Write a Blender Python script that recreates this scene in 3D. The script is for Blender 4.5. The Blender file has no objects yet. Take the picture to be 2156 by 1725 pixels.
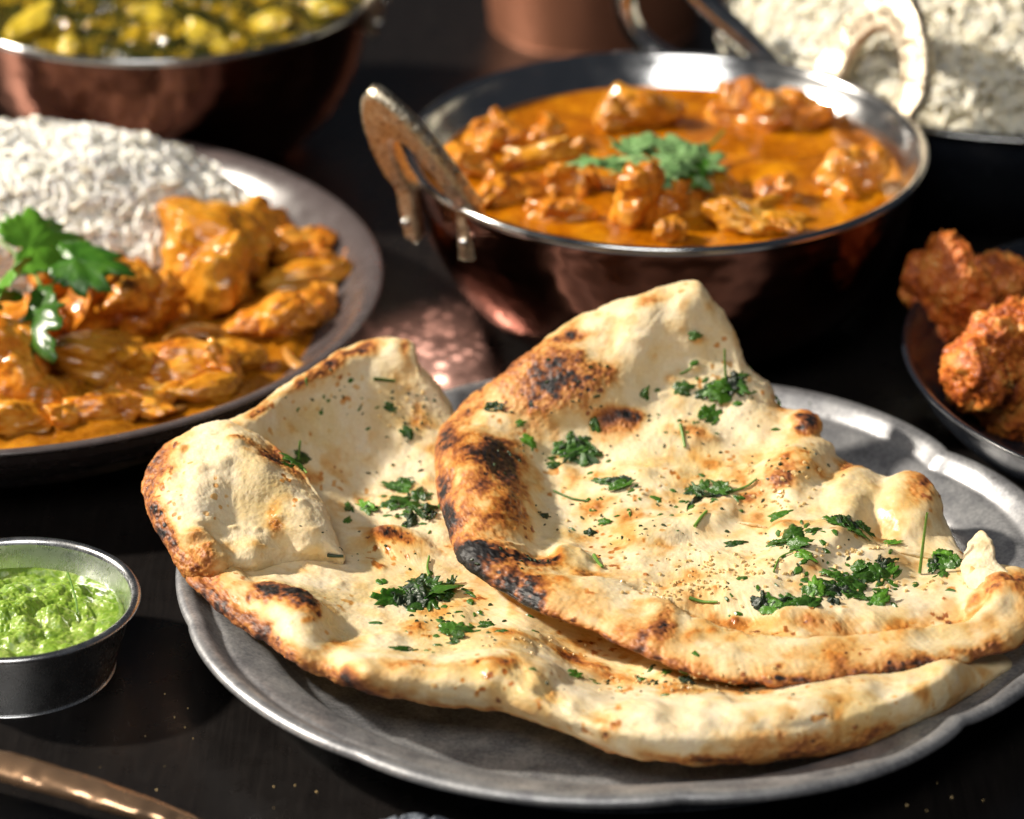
import bpy, math, random
import numpy as np
from mathutils import Vector, Matrix, Euler

random.seed(7); RS = np.random.RandomState(7)
sc = bpy.context.scene
COL = sc.collection
CM = 0.01                                   # everything below is modelled in centimetres

# ------------------------------------------------------------------ camera
CAM_H, CAM_PITCH, CAM_F = 55.043, math.radians(26.3175), 7983.4      # cm, down-tilt, focal length per 2156 px
cam_d = bpy.data.cameras.new('camera'); cam = bpy.data.objects.new('camera', cam_d); COL.objects.link(cam)
cam.location = (0, 0, CAM_H*CM); cam.rotation_euler = (math.radians(90)-CAM_PITCH, 0, 0)
cam_d.sensor_width = 36; cam_d.lens = 36*CAM_F/2156
cam_d.clip_start = 0.05; cam_d.clip_end = 50
cam_d.dof.use_dof = True; cam_d.dof.focus_distance = 1.095; cam_d.dof.aperture_fstop = 8.5; cam_d.dof.aperture_blades = 0
sc.camera = cam

# ------------------------------------------------------------------ world, lamps, exposure
w = bpy.data.worlds.new('World'); sc.world = w; w.use_nodes = True
w.node_tree.nodes['Background'].inputs[0].default_value = (0.55, 0.62, 0.75, 1)
w.node_tree.nodes['Background'].inputs[1].default_value = 0.06
TARGET = Vector((0, 1.05, 0.02))
def area(name, direction, dist, sx, sy, watts, colour, shape='RECTANGLE'):
    l = bpy.data.lights.new(name, 'AREA'); o = bpy.data.objects.new(name, l); COL.objects.link(o)
    l.shape = shape; l.size = sx; l.size_y = sy; l.energy = watts; l.color = colour
    d = Vector(direction).normalized()
    o.location = TARGET + d*dist
    o.rotation_euler = (-d).to_track_quat('-Z', 'Y').to_euler()
    return o
area('key_lamp', (-0.84, 0.14, 0.62), 2.4, 0.15, 0.15, 124, (1.0, 0.91, 0.78), 'DISK')
area('window_fill', (-0.25, -1.0, 1.25), 1.9, 0.9, 0.6, 14.5, (1.0, 0.965, 0.91))
# added spot lamp whose dotted pattern stands in for light reflected by the bowl
def dapple(name, loc, aim, watts, cone):
    l = bpy.data.lights.new(name, 'SPOT'); o = bpy.data.objects.new(name, l); COL.objects.link(o)
    l.energy = watts; l.spot_size = math.radians(cone); l.spot_blend = 0.9; l.shadow_soft_size = 0.0015; l.color = (1.0, 0.53, 0.39)
    o.location = Vector(loc)*CM; o.rotation_euler = (Vector(aim)-Vector(loc)).to_track_quat('-Z', 'Y').to_euler()
    l.use_nodes = True; t = l.node_tree; em = t.nodes['Emission']; tc = t.nodes.new('ShaderNodeTexCoord'); vo = t.nodes.new('ShaderNodeTexVoronoi'); mr = t.nodes.new('ShaderNodeMapRange')
    vo.inputs['Scale'].default_value = 8.0; vo.inputs['Randomness'].default_value = 0.55
    mr.inputs['From Min'].default_value = 0.42; mr.inputs['From Max'].default_value = 0.12; mr.inputs['To Min'].default_value = 0.13; mr.inputs['To Max'].default_value = 1.0
    t.links.new(tc.outputs['Normal'], vo.inputs['Vector']); t.links.new(vo.outputs['Distance'], mr.inputs['Value']); t.links.new(mr.outputs[0], em.inputs['Strength'])
dapple('added_dapple_lamp', (-3.0, 117.3, 4.2), (-2.0, 116.4, 0), 12.0, 96)
sc.view_settings.view_transform = 'Standard'; sc.view_settings.look = 'None'
sc.view_settings.exposure = 0; sc.view_settings.gamma = 1
sc.cycles.use_denoising = True; sc.cycles.blur_glossy = 0.3
sc.cycles.max_bounces = 8; sc.cycles.sample_clamp_indirect = 30

# ------------------------------------------------------------------ helpers
_cp, _sp = math.cos(CAM_PITCH), math.sin(CAM_PITCH)
def U(px, py, z):
    """real point (cm) at height z on the sight line through a spot of the photograph; used to read positions off it"""
    px, py, z = np.asarray(px, float), np.asarray(py, float), np.asarray(z, float)
    X = (px-1078)/CAM_F; V = (862.5-py)/CAM_F
    dy = _cp+V*_sp; dz = -_sp+V*_cp; t = (z-CAM_H)/dz
    return np.stack([X*t, dy*t, z+0*t], -1)
def hashv(ix, iy, iz, seed):
    h = (ix.astype(np.int64)*374761393+iy.astype(np.int64)*668265263+iz.astype(np.int64)*2147483647+seed*1274126177) & 0xFFFFFFFF
    h = ((h ^ (h >> 13))*1274126177) & 0xFFFFFFFF
    h = ((h ^ (h >> 16))*2246822519) & 0xFFFFFFFF
    return ((h ^ (h >> 15)) & 0xFFFFFF)/float(0xFFFFFF)*2-1
def vnoise(P, seed=0):
    P = np.asarray(P, float); F = np.floor(P); f = P-F; f = f*f*f*(f*(f*6-15)+10)
    I = F.astype(np.int64); out = 0
    for dx in (0, 1):
        for dy in (0, 1):
            for dz in (0, 1):
                wt = (f[:, 0] if dx else 1-f[:, 0])*(f[:, 1] if dy else 1-f[:, 1])*(f[:, 2] if dz else 1-f[:, 2])
                out = out+wt*hashv(I[:, 0]+dx, I[:, 1]+dy, I[:, 2]+dz, seed)
    return out
def fbm(P, octv=4, seed=0, gain=0.5):
    s, a, n = 0, 1.0, 0
    for k in range(octv):
        s = s+a*vnoise(P*(2.03**k)+k*17.3, seed+k); n += a; a *= gain
    return s/n
def smooth(a, b, x): 
    t = np.clip((x-a)/(b-a), 0, 1); return t*t*(3-2*t)

def tag(o, label=None, cat=None, group=None, kind=None):
    if label: o['label'] = label
    if cat: o['category'] = cat
    if group: o['group'] = group
    if kind: o['kind'] = kind
    return o
def mesh(name, V, F, mat=None, smooth_=True, col=None, attrs=None):
    me = bpy.data.meshes.new(name)
    V = np.asarray(V, np.float32)
    if isinstance(F, np.ndarray):
        n, k = F.shape
        me.vertices.add(len(V)); me.vertices.foreach_set('co', V.ravel())
        me.loops.add(n*k); me.loops.foreach_set('vertex_index', F.astype(np.int32).ravel())
        me.polygons.add(n); me.polygons.foreach_set('loop_start', np.arange(0, n*k, k, dtype=np.int32))
        me.update(calc_edges=True)
    else:
        me.from_pydata(V.tolist(), [], [list(map(int, f)) for f in F])
    me.polygons.foreach_set('use_smooth', np.full(len(me.polygons), smooth_, bool))
    if col is not None:
        a = me.color_attributes.new('col', 'FLOAT_COLOR', 'POINT')
        c = np.ones((len(V), 4), np.float32); c[:, :3] = col; a.data.foreach_set('color', c.ravel())
    for k, v in (attrs or {}).items():
        a = me.attributes.new(k, 'FLOAT', 'POINT'); a.data.foreach_set('value', np.asarray(v, np.float32))
    if mat: me.materials.append(mat)
    return me
def obj(name, V, F, mat=None, parent=None, loc=None, **kw):
    """one mesh object from points in world centimetres; loc = its origin (cm)"""
    V = np.asarray(V, float)
    if loc is None: loc = np.array([V[:, 0].mean(), V[:, 1].mean(), V[:, 2].min()])
    loc = np.asarray(loc, float)
    o = bpy.data.objects.new(name, mesh(name, (V-loc)*CM, F, mat, **kw)); COL.objects.link(o)
    if parent:
        o.parent = parent; o.location = Vector(loc*CM)-parent.location
    else: o.location = loc*CM
    return o
def thing(name, loc, label, cat, group=None):
    o = bpy.data.objects.new(name, None); COL.objects.link(o); o.location = np.asarray(loc, float)*CM
    o.empty_display_size = 0.02
    return tag(o, label, cat, group)
def inst(name, me, parent, M):
    o = bpy.data.objects.new(name, me); COL.objects.link(o); o.parent = parent; o.matrix_local = M; return o
def quads(nr, nt, closed=True):
    i = np.arange(nr-1)[:, None]; j = np.arange(nt if closed else nt-1)[None, :]; j2 = (j+1) % nt
    return np.stack([i*nt+j, (i+1)*nt+j, (i+1)*nt+j2, i*nt+j2], -1).reshape(-1, 4)
def catmull(P, n, closed=False):
    P = np.asarray(P, float); m = len(P)
    out = []; segs = m if closed else m-1
    per = max(2, n//segs)
    for i in range(segs):
        if closed: p0, p1, p2, p3 = P[(i-1) % m], P[i], P[(i+1) % m], P[(i+2) % m]
        else: p0, p1, p2, p3 = P[max(i-1, 0)], P[i], P[i+1], P[min(i+2, m-1)]
        t = np.linspace(0, 1, per, endpoint=False)[:, None]
        out.append(0.5*((2*p1)+(-p0+p2)*t+(2*p0-5*p1+4*p2-p3)*t*t+(-p0+3*p1-3*p2+p3)*t**3))
    Q = np.concatenate(out)
    if not closed: Q = np.vstack([Q, P[-1]])
    return Q
def resample(Q, n, closed):
    R = np.vstack([Q, Q[:1]]) if closed else Q
    d = np.r_[0, np.cumsum(np.linalg.norm(np.diff(R[:, :2], axis=0), axis=1))]
    s = np.linspace(0, d[-1], n, endpoint=not closed)
    return np.stack([np.interp(s, d, R[:, k]) for k in range(R.shape[1])], -1)
def lathe(profile, n, centre, mod=None, sub=1):
    pr = np.asarray(profile, float)
    if sub > 1: pr = catmull(pr, sub*len(pr))
    th = np.linspace(0, 2*np.pi, n, endpoint=False)
    r = pr[:, 0][:, None]*np.ones(n); z = pr[:, 1][:, None]*np.ones(n)
    if mod: r, z = mod(r, z, th[None, :]*np.ones_like(r))
    V = np.stack([centre[0]+r*np.cos(th), centre[1]+r*np.sin(th), centre[2]+z], -1).reshape(-1, 3)
    return V, quads(len(pr), n)[:, ::-1]
def tube(path, rad, n=12, flat=1.0, caps=True, upv=(0, 0, 1)):
    P = np.asarray(path, float); m = len(P); rad = np.ones(m)*rad
    T = np.gradient(P, axis=0); T /= np.linalg.norm(T, axis=1)[:, None]
    up = np.asarray(upv, float)
    A = np.cross(T, up); A /= np.linalg.norm(A, axis=1)[:, None]; B = np.cross(A, T)
    th = np.linspace(0, 2*np.pi, n, endpoint=False)
    V = P[:, None]+rad[:, None, None]*(A[:, None]*np.cos(th)[None, :, None]+flat*B[:, None]*np.sin(th)[None, :, None])
    V = V.reshape(-1, 3); F = [tuple(q) for q in quads(m, n)]
    if caps: F += [tuple(range(n))[::-1], tuple((m-1)*n+k for k in range(n))]
    return V, F
_ico = {}
def ico(sub):
    if sub not in _ico:
        import bmesh
        bm = bmesh.new(); bmesh.ops.create_icosphere(bm, subdivisions=sub, radius=1)
        bm.verts.ensure_lookup_table()
        _ico[sub] = (np.array([v.co[:] for v in bm.verts]), np.array([[v.index for v in f.verts] for f in bm.faces])); bm.free()
    return _ico[sub]

# ------------------------------------------------------------------ materials
class NB:
    def __init__(s, name):
        s.m = bpy.data.materials.new(name); s.m.use_nodes = True; s.t = s.m.node_tree; s.n = s.t.nodes; s.b = s.n['Principled BSDF']
    def node(s, typ, **ins):
        nd = s.n.new(typ)
        for k, v in ins.items():
            if hasattr(nd, k) and k not in nd.inputs: setattr(nd, k, v)
        return nd
    def link(s, a, b): s.t.links.new(a, b)
    def coord(s, scale=(1, 1, 1)):
        tc = s.n.new('ShaderNodeTexCoord'); mp = s.n.new('ShaderNodeMapping'); mp.inputs['Scale'].default_value = tuple(100*x for x in scale)
        s.link(tc.outputs['Object'], mp.inputs[0]); return mp.outputs[0]
    def noise(s, scale, detail=4, rough=0.55, vec=None, dist=0):
        nd = s.n.new('ShaderNodeTexNoise'); nd.inputs['Scale'].default_value = scale; nd.inputs['Detail'].default_value = detail
        nd.inputs['Roughness'].default_value = rough; nd.inputs['Distortion'].default_value = dist
        s.link(vec or s.coord(), nd.inputs['Vector']); return nd.outputs['Fac']
    def voro(s, scale, vec=None, feature='F1'):
        nd = s.n.new('ShaderNodeTexVoronoi'); nd.feature = feature; nd.inputs['Scale'].default_value = scale
        s.link(vec or s.coord(), nd.inputs['Vector']); return nd.outputs['Distance']
    def ramp(s, fac, stops):
        nd = s.n.new('ShaderNodeValToRGB'); e = nd.color_ramp.elements
        while len(e) < len(stops): e.new(0.5)
        for i, (p, c) in enumerate(stops):
            e[i].position = p; e[i].color = tuple(c)+(1,) if hasattr(c, '__len__') else (c, c, c, 1)
        s.link(fac, nd.inputs[0]); return nd.outputs[0]
    def mix(s, fac, a, b, blend='MIX'):
        nd = s.n.new('ShaderNodeMix'); nd.data_type = 'RGBA'; nd.blend_type = blend
        for sock, v in ((nd.inputs[0], fac), (nd.inputs[6], a), (nd.inputs[7], b)):
            if hasattr(v, 'is_output'): s.link(v, sock)
            elif hasattr(v, '__len__'): sock.default_value = tuple(v)+(1,)
            else: sock.default_value = v
        return nd.outputs[2]
    def bump(s, h, strength, dist, normal=None):
        nd = s.n.new('ShaderNodeBump'); nd.inputs['Strength'].default_value = strength; nd.inputs['Distance'].default_value = dist*CM
        s.link(h, nd.inputs['Height'])
        if normal: s.link(normal, nd.inputs['Normal'])
        s.link(nd.outputs[0], s.b.inputs['Normal']); return nd.outputs[0]
    def set(s, **kw):
        for k, v in kw.items():
            k = k.replace('_', ' ')
            sock = s.b.inputs[k]
            if hasattr(v, 'is_output'): s.link(v, sock)
            elif hasattr(v, '__len__') and sock.type == 'RGBA': sock.default_value = tuple(v)+(1,)
            else: sock.default_value = v
        return s
    def sss(s, wgt, rad, scale_cm):
        s.b.inputs['Subsurface Weight'].default_value = wgt; s.b.inputs['Subsurface Radius'].default_value = rad
        s.b.inputs['Subsurface Scale'].default_value = scale_cm*CM; return s

def M_table():
    n = NB('dark_stained_wood'); v = n.coord((1.0, 0.06, 1)); g = n.noise(6, 6, 0.65, v, 0.6); f = n.noise(40, 4, 0.6, n.coord((1, 0.1, 1)))
    c = n.ramp(g, [(0.25, (0.005, 0.0043, 0.0042)), (0.55, (0.0085, 0.0072, 0.0068)), (0.8, (0.0135, 0.0112, 0.0102))])
    r = n.ramp(n.noise(1.2, 5), [(0.3, 0.24), (0.7, 0.38)])
    n.set(Base_Color=c, Roughness=r, Specular_IOR_Level=0.38); n.bump(n.mix(0.5, g, f), 0.25, 0.02); return n.m
def M_pewter():
    n = NB('worn_pewter'); g = n.noise(0.9, 6, 0.6); f = n.noise(9, 5, 0.7); sc_ = n.voro(5, n.coord((1, 1, 1)))
    c = n.ramp(n.mix(0.45, g, f), [(0.32, (0.12, 0.122, 0.13)), (0.45, (0.27, 0.274, 0.29)), (0.54, (0.41, 0.413, 0.425)), (0.68, (0.66, 0.655, 0.655))])
    r = n.ramp(n.mix(0.5, g, f), [(0.3, 0.52), (0.7, 0.30)])
    n.set(Base_Color=c, Roughness=r, Metallic=0.62); n.bump(n.mix(0.6, n.noise(2.2, 3), f), 0.35, 0.04); return n.m
def M_copper(name='hammered_copper', scale=1.35, hammer=0.9, tarnish=0.5, c0=(0.27, 0.115, 0.078), rg=(0.13, 0.24), met=1.0):
    n = NB(name); vz = n.voro(scale, feature='SMOOTH_F1'); g = n.noise(0.8, 5, 0.6)
    c = n.mix(n.ramp(g, [(0.35, 0.0), (0.7, tarnish)]), c0, (0.14, 0.055, 0.036))
    r = n.ramp(g, [(0.3, rg[0]), (0.7, rg[1])])
    n.set(Base_Color=c, Roughness=r, Metallic=met); n.bump(vz, hammer, 0.09); return n.m
def M_steel(name='polished_steel', rough=0.16, col=(0.60, 0.60, 0.60)):
    n = NB(name); g = n.noise(1.3, 5); f = n.noise(30, 2, 0.5, n.coord((1, 1, 0.05)))
    n.set(Base_Color=n.mix(g, tuple(x*0.8 for x in col), col), Roughness=n.ramp(n.mix(0.4, g, f), [(0.3, rough*0.7), (0.7, rough*1.5)]), Metallic=1.0)
    n.bump(f, 0.08, 0.01); return n.m
def M_brass():
    n = NB('cast_brass'); g = n.noise(4, 5); v = n.voro(7)
    n.set(Base_Color=n.ramp(n.mix(0.5, g, v), [(0.25, (0.34, 0.26, 0.16)), (0.5, (0.72, 0.62, 0.46)), (0.75, (0.88, 0.81, 0.67))]), Roughness=n.ramp(g, [(0.3, 0.24), (0.7, 0.4)]), Metallic=1.0)
    n.bump(n.mix(0.65, n.voro(4.2, feature='SMOOTH_F1'), n.noise(7, 5)), 0.9, 0.09); return n.m
def M_glaze(name, col, col2, rough=0.25):
    n = NB(name); g = n.noise(1.6, 5); f = n.noise(22, 3)
    n.set(Base_Color=n.mix(n.ramp(n.mix(0.5, g, f), [(0.35, 0.0), (0.65, 1.0)]), col, col2), Roughness=n.ramp(g, [(0.3, rough*0.8), (0.7, rough*1.4)]), Specular_IOR_Level=0.6)
    n.bump(f, 0.06, 0.01); return n.m
def M_bread():
    n = NB('tandoor_bread'); a = n.n.new('ShaderNodeAttribute'); a.attribute_name = 'col'; rg = n.n.new('ShaderNodeAttribute'); rg.attribute_name = 'rough'
    f = n.noise(11, 6, 0.65); f2 = n.noise(38, 4, 0.6)
    c = n.mix(n.ramp(f, [(0.3, 0.0), (0.7, 0.22)]), a.outputs['Color'], (0.55, 0.33, 0.14), 'MULTIPLY')
    n.set(Base_Color=c, Roughness=rg.outputs['Fac'], Specular_IOR_Level=0.42); n.sss(0.16, (1.0, 0.55, 0.28), 0.22)
    n.bump(n.mix(0.45, f, f2), 0.25, 0.04); return n.m
def M_chicken(name, stops, rough=0.22, sc_=1.0, coat=0.3, bump=0.5, bd=0.06):
    n = NB(name); oi = n.n.new('ShaderNodeObjectInfo'); v = n.coord(); ad = n.n.new('ShaderNodeVectorMath'); ad.operation = 'ADD'
    cb = n.n.new('ShaderNodeCombineXYZ')
    mm = n.n.new('ShaderNodeMath'); mm.operation = 'MULTIPLY'; mm.inputs[1].default_value = 37; n.link(oi.outputs['Random'], mm.inputs[0])
    n.link(mm.outputs[0], cb.inputs[0]); n.link(v, ad.inputs[0]); n.link(cb.outputs[0], ad.inputs[1]); v = ad.outputs[0]
    g = n.noise(0.9*sc_, 6, 0.62, v, 0.4); f = n.noise(6*sc_, 5, 0.6, v); st = n.noise(2.0*sc_, 4, 0.6, v)
    c = n.ramp(n.mix(0.35, g, f), stops)
    n.set(Base_Color=c, Roughness=n.ramp(st, [(0.35, rough*0.7), (0.7, rough*1.9)]), Specular_IOR_Level=0.5, Coat_Weight=coat, Coat_Roughness=0.12)
    n.sss(0.12, (1.0, 0.4, 0.12), 0.25); n.bump(n.mix(0.4, st, f), bump, bd); return n.m
def M_sauce(name, stops, rough=0.12, bump=0.25):
    n = NB(name); g = n.noise(0.45, 5, 0.6, None, 0.6); f = n.noise(3.5, 5, 0.6)
    n.set(Base_Color=n.ramp(n.mix(0.35, g, f), stops), Roughness=n.ramp(f, [(0.3, rough), (0.75, rough*2.4)]), Specular_IOR_Level=0.42, Coat_Weight=0.08, Coat_Roughness=0.05)
    n.sss(0.1, (1, 0.4, 0.1), 0.3); n.bump(n.mix(0.4, f, n.noise(1.3, 4)), bump, 0.08); return n.m
def M_leaf(name, a, b, rough=0.36, trans=0.12):
    n = NB(name); oi = n.n.new('ShaderNodeObjectInfo'); g = n.noise(3.2, 4)
    mm = n.n.new('ShaderNodeMath'); mm.operation = 'MULTIPLY_ADD'; mm.inputs[1].default_value = 0.6; n.link(oi.outputs['Random'], mm.inputs[0]); n.link(g, mm.inputs[2])
    n.set(Base_Color=n.ramp(mm.outputs[0], [(0.35, a), (1.0, b)]), Roughness=rough, Specular_IOR_Level=0.5)
    if trans: n.b.inputs['Transmission Weight'].default_value = 0; n.sss(trans, (0.4, 1, 0.2), 0.12)
    n.bump(n.noise(9, 4), 0.5, 0.03); return n.m
def M_rice(name, a, b):
    n = NB(name); at = n.n.new('ShaderNodeAttribute'); at.attribute_name = 'tone'; f = n.noise(6, 3)
    n.set(Base_Color=n.mix(at.outputs['Fac'], a, b), Roughness=0.36, Specular_IOR_Level=0.5); n.sss(0.5, (1, 0.85, 0.6), 0.2); return n.m
def M_plain(name, c, rough=0.5, c2=None, scale=4, bump=0.2, **kw):
    n = NB(name); f = n.noise(scale, 5)
    n.set(Base_Color=n.mix(f, c, c2 or tuple(x*0.7 for x in c)), Roughness=rough, **kw); n.bump(f, bump, 0.04); return n.m
MT = dict(
    table=M_table(), pewter=M_pewter(), copper=M_copper('hammered_copper', 1.35, 0.15), copper_fine=M_copper('hammered_copper_handle', 1.9, 1.0, 0.0, (0.84, 0.52, 0.31), (0.2, 0.3), 0.9), steel=M_steel(), cup=M_steel('brushed_steel', 0.24, (0.74, 0.75, 0.76)), brass=M_brass(),
    stone=M_glaze('brown_stoneware', (0.066, 0.053, 0.052), (0.10, 0.083, 0.084), 0.22), black=M_glaze('black_glaze', (0.010, 0.012, 0.017), (0.016, 0.02, 0.028), 0.2),
    bread=M_bread(),
    chicken=M_chicken('curried_chicken', [(0.33, (0.22, 0.06, 0.004)), (0.44, (0.47, 0.17, 0.008)), (0.56, (0.63, 0.28, 0.022)), (0.68, (0.73, 0.46, 0.12))]),
    roast=M_chicken('roasted_curry_chicken', [(0.34, (0.07, 0.018, 0.004)), (0.41, (0.42, 0.12, 0.008)), (0.50, (0.64, 0.225, 0.014)), (0.60, (0.72, 0.33, 0.04)), (0.70, (0.74, 0.48, 0.18))]),
    fried=M_chicken('spiced_fried_chicken', [(0.3, (0.05, 0.012, 0.006)), (0.43, (0.30, 0.06, 0.012)), (0.52, (0.66, 0.17, 0.022)), (0.61, (0.74, 0.34, 0.07)), (0.72, (0.78, 0.55, 0.30))], 0.36, 1.6, 0.08, 0.9, 0.09),
    sauce=M_sauce('orange_curry_sauce', [(0.34, (0.15, 0.034, 0.0008)), (0.48, (0.40, 0.118, 0.0015)), (0.64, (0.66, 0.26, 0.005))]),
    sauce2=M_sauce('brown_curry_sauce', [(0.34, (0.13, 0.036, 0.001)), (0.48, (0.29, 0.10, 0.004)), (0.64, (0.46, 0.19, 0.010))], 0.16, 0.35),
    leaf=M_leaf('fresh_cilantro', (0.02, 0.09, 0.008), (0.10, 0.26, 0.02)), pale=M_leaf('sheen_cilantro', (0.10, 0.24, 0.07), (0.26, 0.42, 0.17), 0.4), herb=M_leaf('baked_cilantro', (0.010, 0.032, 0.006), (0.048, 0.135, 0.014), 0.34), dark_herb=M_leaf('wilted_cilantro', (0.005, 0.012, 0.005), (0.016, 0.040, 0.010), 0.42),  # the pale leaf has its specular sheen painted into the base colour
    stem=M_leaf('cilantro_stem', (0.06, 0.16, 0.02), (0.16, 0.30, 0.05), 0.4),
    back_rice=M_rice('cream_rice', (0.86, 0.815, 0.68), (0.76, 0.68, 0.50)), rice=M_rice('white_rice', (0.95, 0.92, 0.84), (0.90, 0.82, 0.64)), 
    garlic=M_plain('toasted_garlic', (0.66, 0.44, 0.17), 0.35, (0.72, 0.55, 0.28)), fleck=M_leaf('charred_herb', (0.006, 0.009, 0.004), (0.02, 0.04, 0.008), 0.5, 0),
    spinach=M_chicken('stewed_spinach', [(0.36, (0.010, 0.014, 0.002)), (0.49, (0.035, 0.034, 0.004)), (0.56, (0.30, 0.19, 0.010)), (0.66, (0.66, 0.44, 0.03))], 0.12, 0.9, 0.6, 0.8, 0.1),
    potato=M_chicken('yellow_potato', [(0.35, (0.42, 0.29, 0.02)), (0.55, (0.62, 0.46, 0.04)), (0.7, (0.68, 0.55, 0.12))], 0.18, 1.0, 0.5),
    onion=M_chicken('stewed_onion', [(0.3, (0.40, 0.15, 0.02)), (0.7, (0.62, 0.34, 0.10))], 0.2, 1.0, 0.4),
    napkin=M_plain('slate_linen', (0.085, 0.10, 0.13), 0.85, (0.14, 0.16, 0.19), 9, 0.5),
)
def M_chutney():
    n = NB('green_chutney'); g = n.noise(1.4, 5, 0.6); f = n.voro(6.5, feature='SMOOTH_F1'); f2 = n.noise(12, 4)
    n.set(Base_Color=n.ramp(n.mix(0.4, g, f2), [(0.32, (0.075, 0.17, 0.012)), (0.5, (0.20, 0.32, 0.035)), (0.66, (0.40, 0.49, 0.14))]), Roughness=0.30, Specular_IOR_Level=0.45)
    n.sss(0.5, (0.7, 1, 0.3), 0.3); n.bump(f2, 0.35, 0.04); return n.m
MT['chutney'] = M_chutney()

# ------------------------------------------------------------------ the tabletop
V = np.array([[-150, 20, 0], [150, 20, 0], [150, 290, 0], [-150, 290, 0], [-150, 20, -4], [150, 20, -4], [150, 290, -4], [-150, 290, -4]], float)
F = [(0, 1, 2, 3), (7, 6, 5, 4), (0, 4, 5, 1), (1, 5, 6, 2), (2, 6, 7, 3), (3, 7, 4, 0)]
tag(obj('tabletop', V, F, MT['table'], smooth_=False, loc=(0, 100, 0)), 'dark stained wooden tabletop under all the dishes', kind='structure')

# ------------------------------------------------------------------ vessels
PC = np.array([3.3, 97.31, 0.0])
def plate_mod(r, z, th):
    k = smooth(9.5, 12.9, r)
    s = np.abs(np.sin(th*4.5+0.4))**0.6                        # piecrust scallops
    wob = 0.5*(1+np.cos(th-0.7))                               # deeper on the far right, worn nearly round at the front left
    return r*(1-k*(0.012+0.040*wob)*(1-s)), z+k*0.10*(1-s)*wob+0.03*k*np.sin(th*7)
prof = [(0.02, 0.16), (6, 0.16), (9.2, 0.2), (10.1, 0.34), (10.5, 0.62), (10.75, 0.98), (11.2, 1.22), (11.9, 1.44), (12.2, 1.47), (12.42, 1.66), (12.7, 1.88), (12.95, 1.93), (13.1, 1.84), (13.1, 1.68), (12.8, 1.52), (12.0, 1.22), (11.1, 0.95), (10.6, 0.55), (10.2, 0.08), (9.8, 0.0), (0.02, 0.0)]
V, F = lathe(prof, 288, PC, plate_mod, 6)
tag(obj('pewter_plate', V, F, MT['pewter'], loc=PC), 'dull grey pewter plate with wavy scalloped rim under the two naan breads', 'plate')

def handle_mesh(scale=1.0, n=60):
    """cast brass handle in its own plane: x along the rim, z up, y thickness"""
    O = catmull([(-1.55, -1.5), (-1.75, -0.6), (-1.85, 0.3), (-1.75, 1.3), (-1.4, 2.4), (-0.85, 3.35), (-0.3, 3.85), (0, 3.93), (0.3, 3.85), (0.85, 3.35), (1.4, 2.4), (1.75, 1.3), (1.85, 0.3), (1.75, -0.6), (1.55, -1.5)], 168)
    I = catmull([(-0.95, -1.55), (-0.98, -0.6), (-0.95, 0.3), (-0.88, 0.95), (-0.72, 1.5), (-0.45, 1.95), (-0.18, 2.15), (0, 2.18), (0.18, 2.15), (0.45, 1.95), (0.72, 1.5), (0.88, 0.95), (0.95, 0.3), (0.98, -0.6), (0.95, -1.55)], 168)
    m = 160; O = resample(O, m, False); I = resample(I, m, False)
    k = 9; ring = []
    for a in np.linspace(0, 1, k): ring.append((a, 0.24-0.07*abs(2*a-1)**3))
    for a in np.linspace(1, 0, k): ring.append((a, -0.20+0.05*abs(2*a-1)**3))
    V = []
    for a, y in ring:
        P = O*(1-a)+I*a
        V.append(np.stack([P[:, 0], np.full(m, y), P[:, 1]], -1))
    V = np.stack(V, 1)                                         # m, ring, 3
    V = V.reshape(-1, 3)
    s = np.repeat(np.linspace(0, 1, m), len(ring)); a = np.tile([r[0] for r in ring], m)
    orn = 0.10*np.exp(-((a-0.08)/0.07)**2)+0.10*np.exp(-((a-0.92)/0.07)**2)+0.12*(1-np.abs(vnoise(V*3.2, 5)))*np.exp(-((a-0.5)/0.22)**2)+0.02*fbm(V*6, 2, 6)
    V[:, 1] += orn*np.sign(V[:, 1]); V[:, 0] *= 1+0.006*np.sin(s*2*np.pi*30)
    R = len(ring); F = [tuple(q) for q in quads(m, R)]
    F += [tuple(range(R))[::-1], tuple((m-1)*R+j for j in range(R))]
    return V*scale, F
def place_handle(parent, centre, R, zr, az, tilt, scale=1.0, label=None, wide=1.0, thick=1.0, yaw=0.0):
    V, F = handle_mesh(scale)
    V = V.copy(); V[:, 0] *= wide; V[:, 1] *= -thick; F = [f[::-1] for f in F]                                              # thickness towards the outside
    N = np.array([math.cos(az), math.sin(az), 0]); T = np.array([-math.sin(az), math.cos(az), 0]); Z = np.array([0, 0, 1.0])
    N0, T0 = N, T; az2 = az+yaw; N = np.array([math.cos(az2), math.sin(az2), 0]); T = np.array([-math.sin(az2), math.cos(az2), 0])
    A = math.cos(tilt)*Z+math.sin(tilt)*N0; B = math.cos(tilt)*N-math.sin(tilt)*Z
    bend = np.clip(-V[:, 2], 0, None)
    base = np.asarray(centre)+N0*(R+0.12)+Z*zr
    # the feet follow the bowl wall below the rim
    W = base+V[:, :1]*T+np.clip(V[:, 2:3], 0, None)*A+V[:, 1:2]*B-bend[:, None]*(Z+0.12*N)
    off = W-np.asarray(centre); rr = np.hypot(off[:, 0], off[:, 1]); low = V[:, 2] < 0.4
    curve = (V[:, 0]**2)/(2*R)*smooth(0.8, -0.2, V[:, 2])
    W = W-curve[:, None]*N
    h = obj('handle', W, F, MT['brass'], parent, loc=base)
    if label: h['label'] = label
    iv, if_ = ico(2)
    for sx in (-1, 1):
        c = base+sx*1.33*scale*wide*T-1.05*scale*Z-N*0.05-N*(1.33*scale*wide)**2/(2*R)+N*0.22
        obj('rivet', c+iv*np.array([0.17, 0.17, 0.15]), if_, MT['steel'], h, loc=c).location = Vector((c-base)*CM)
    return h
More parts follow.
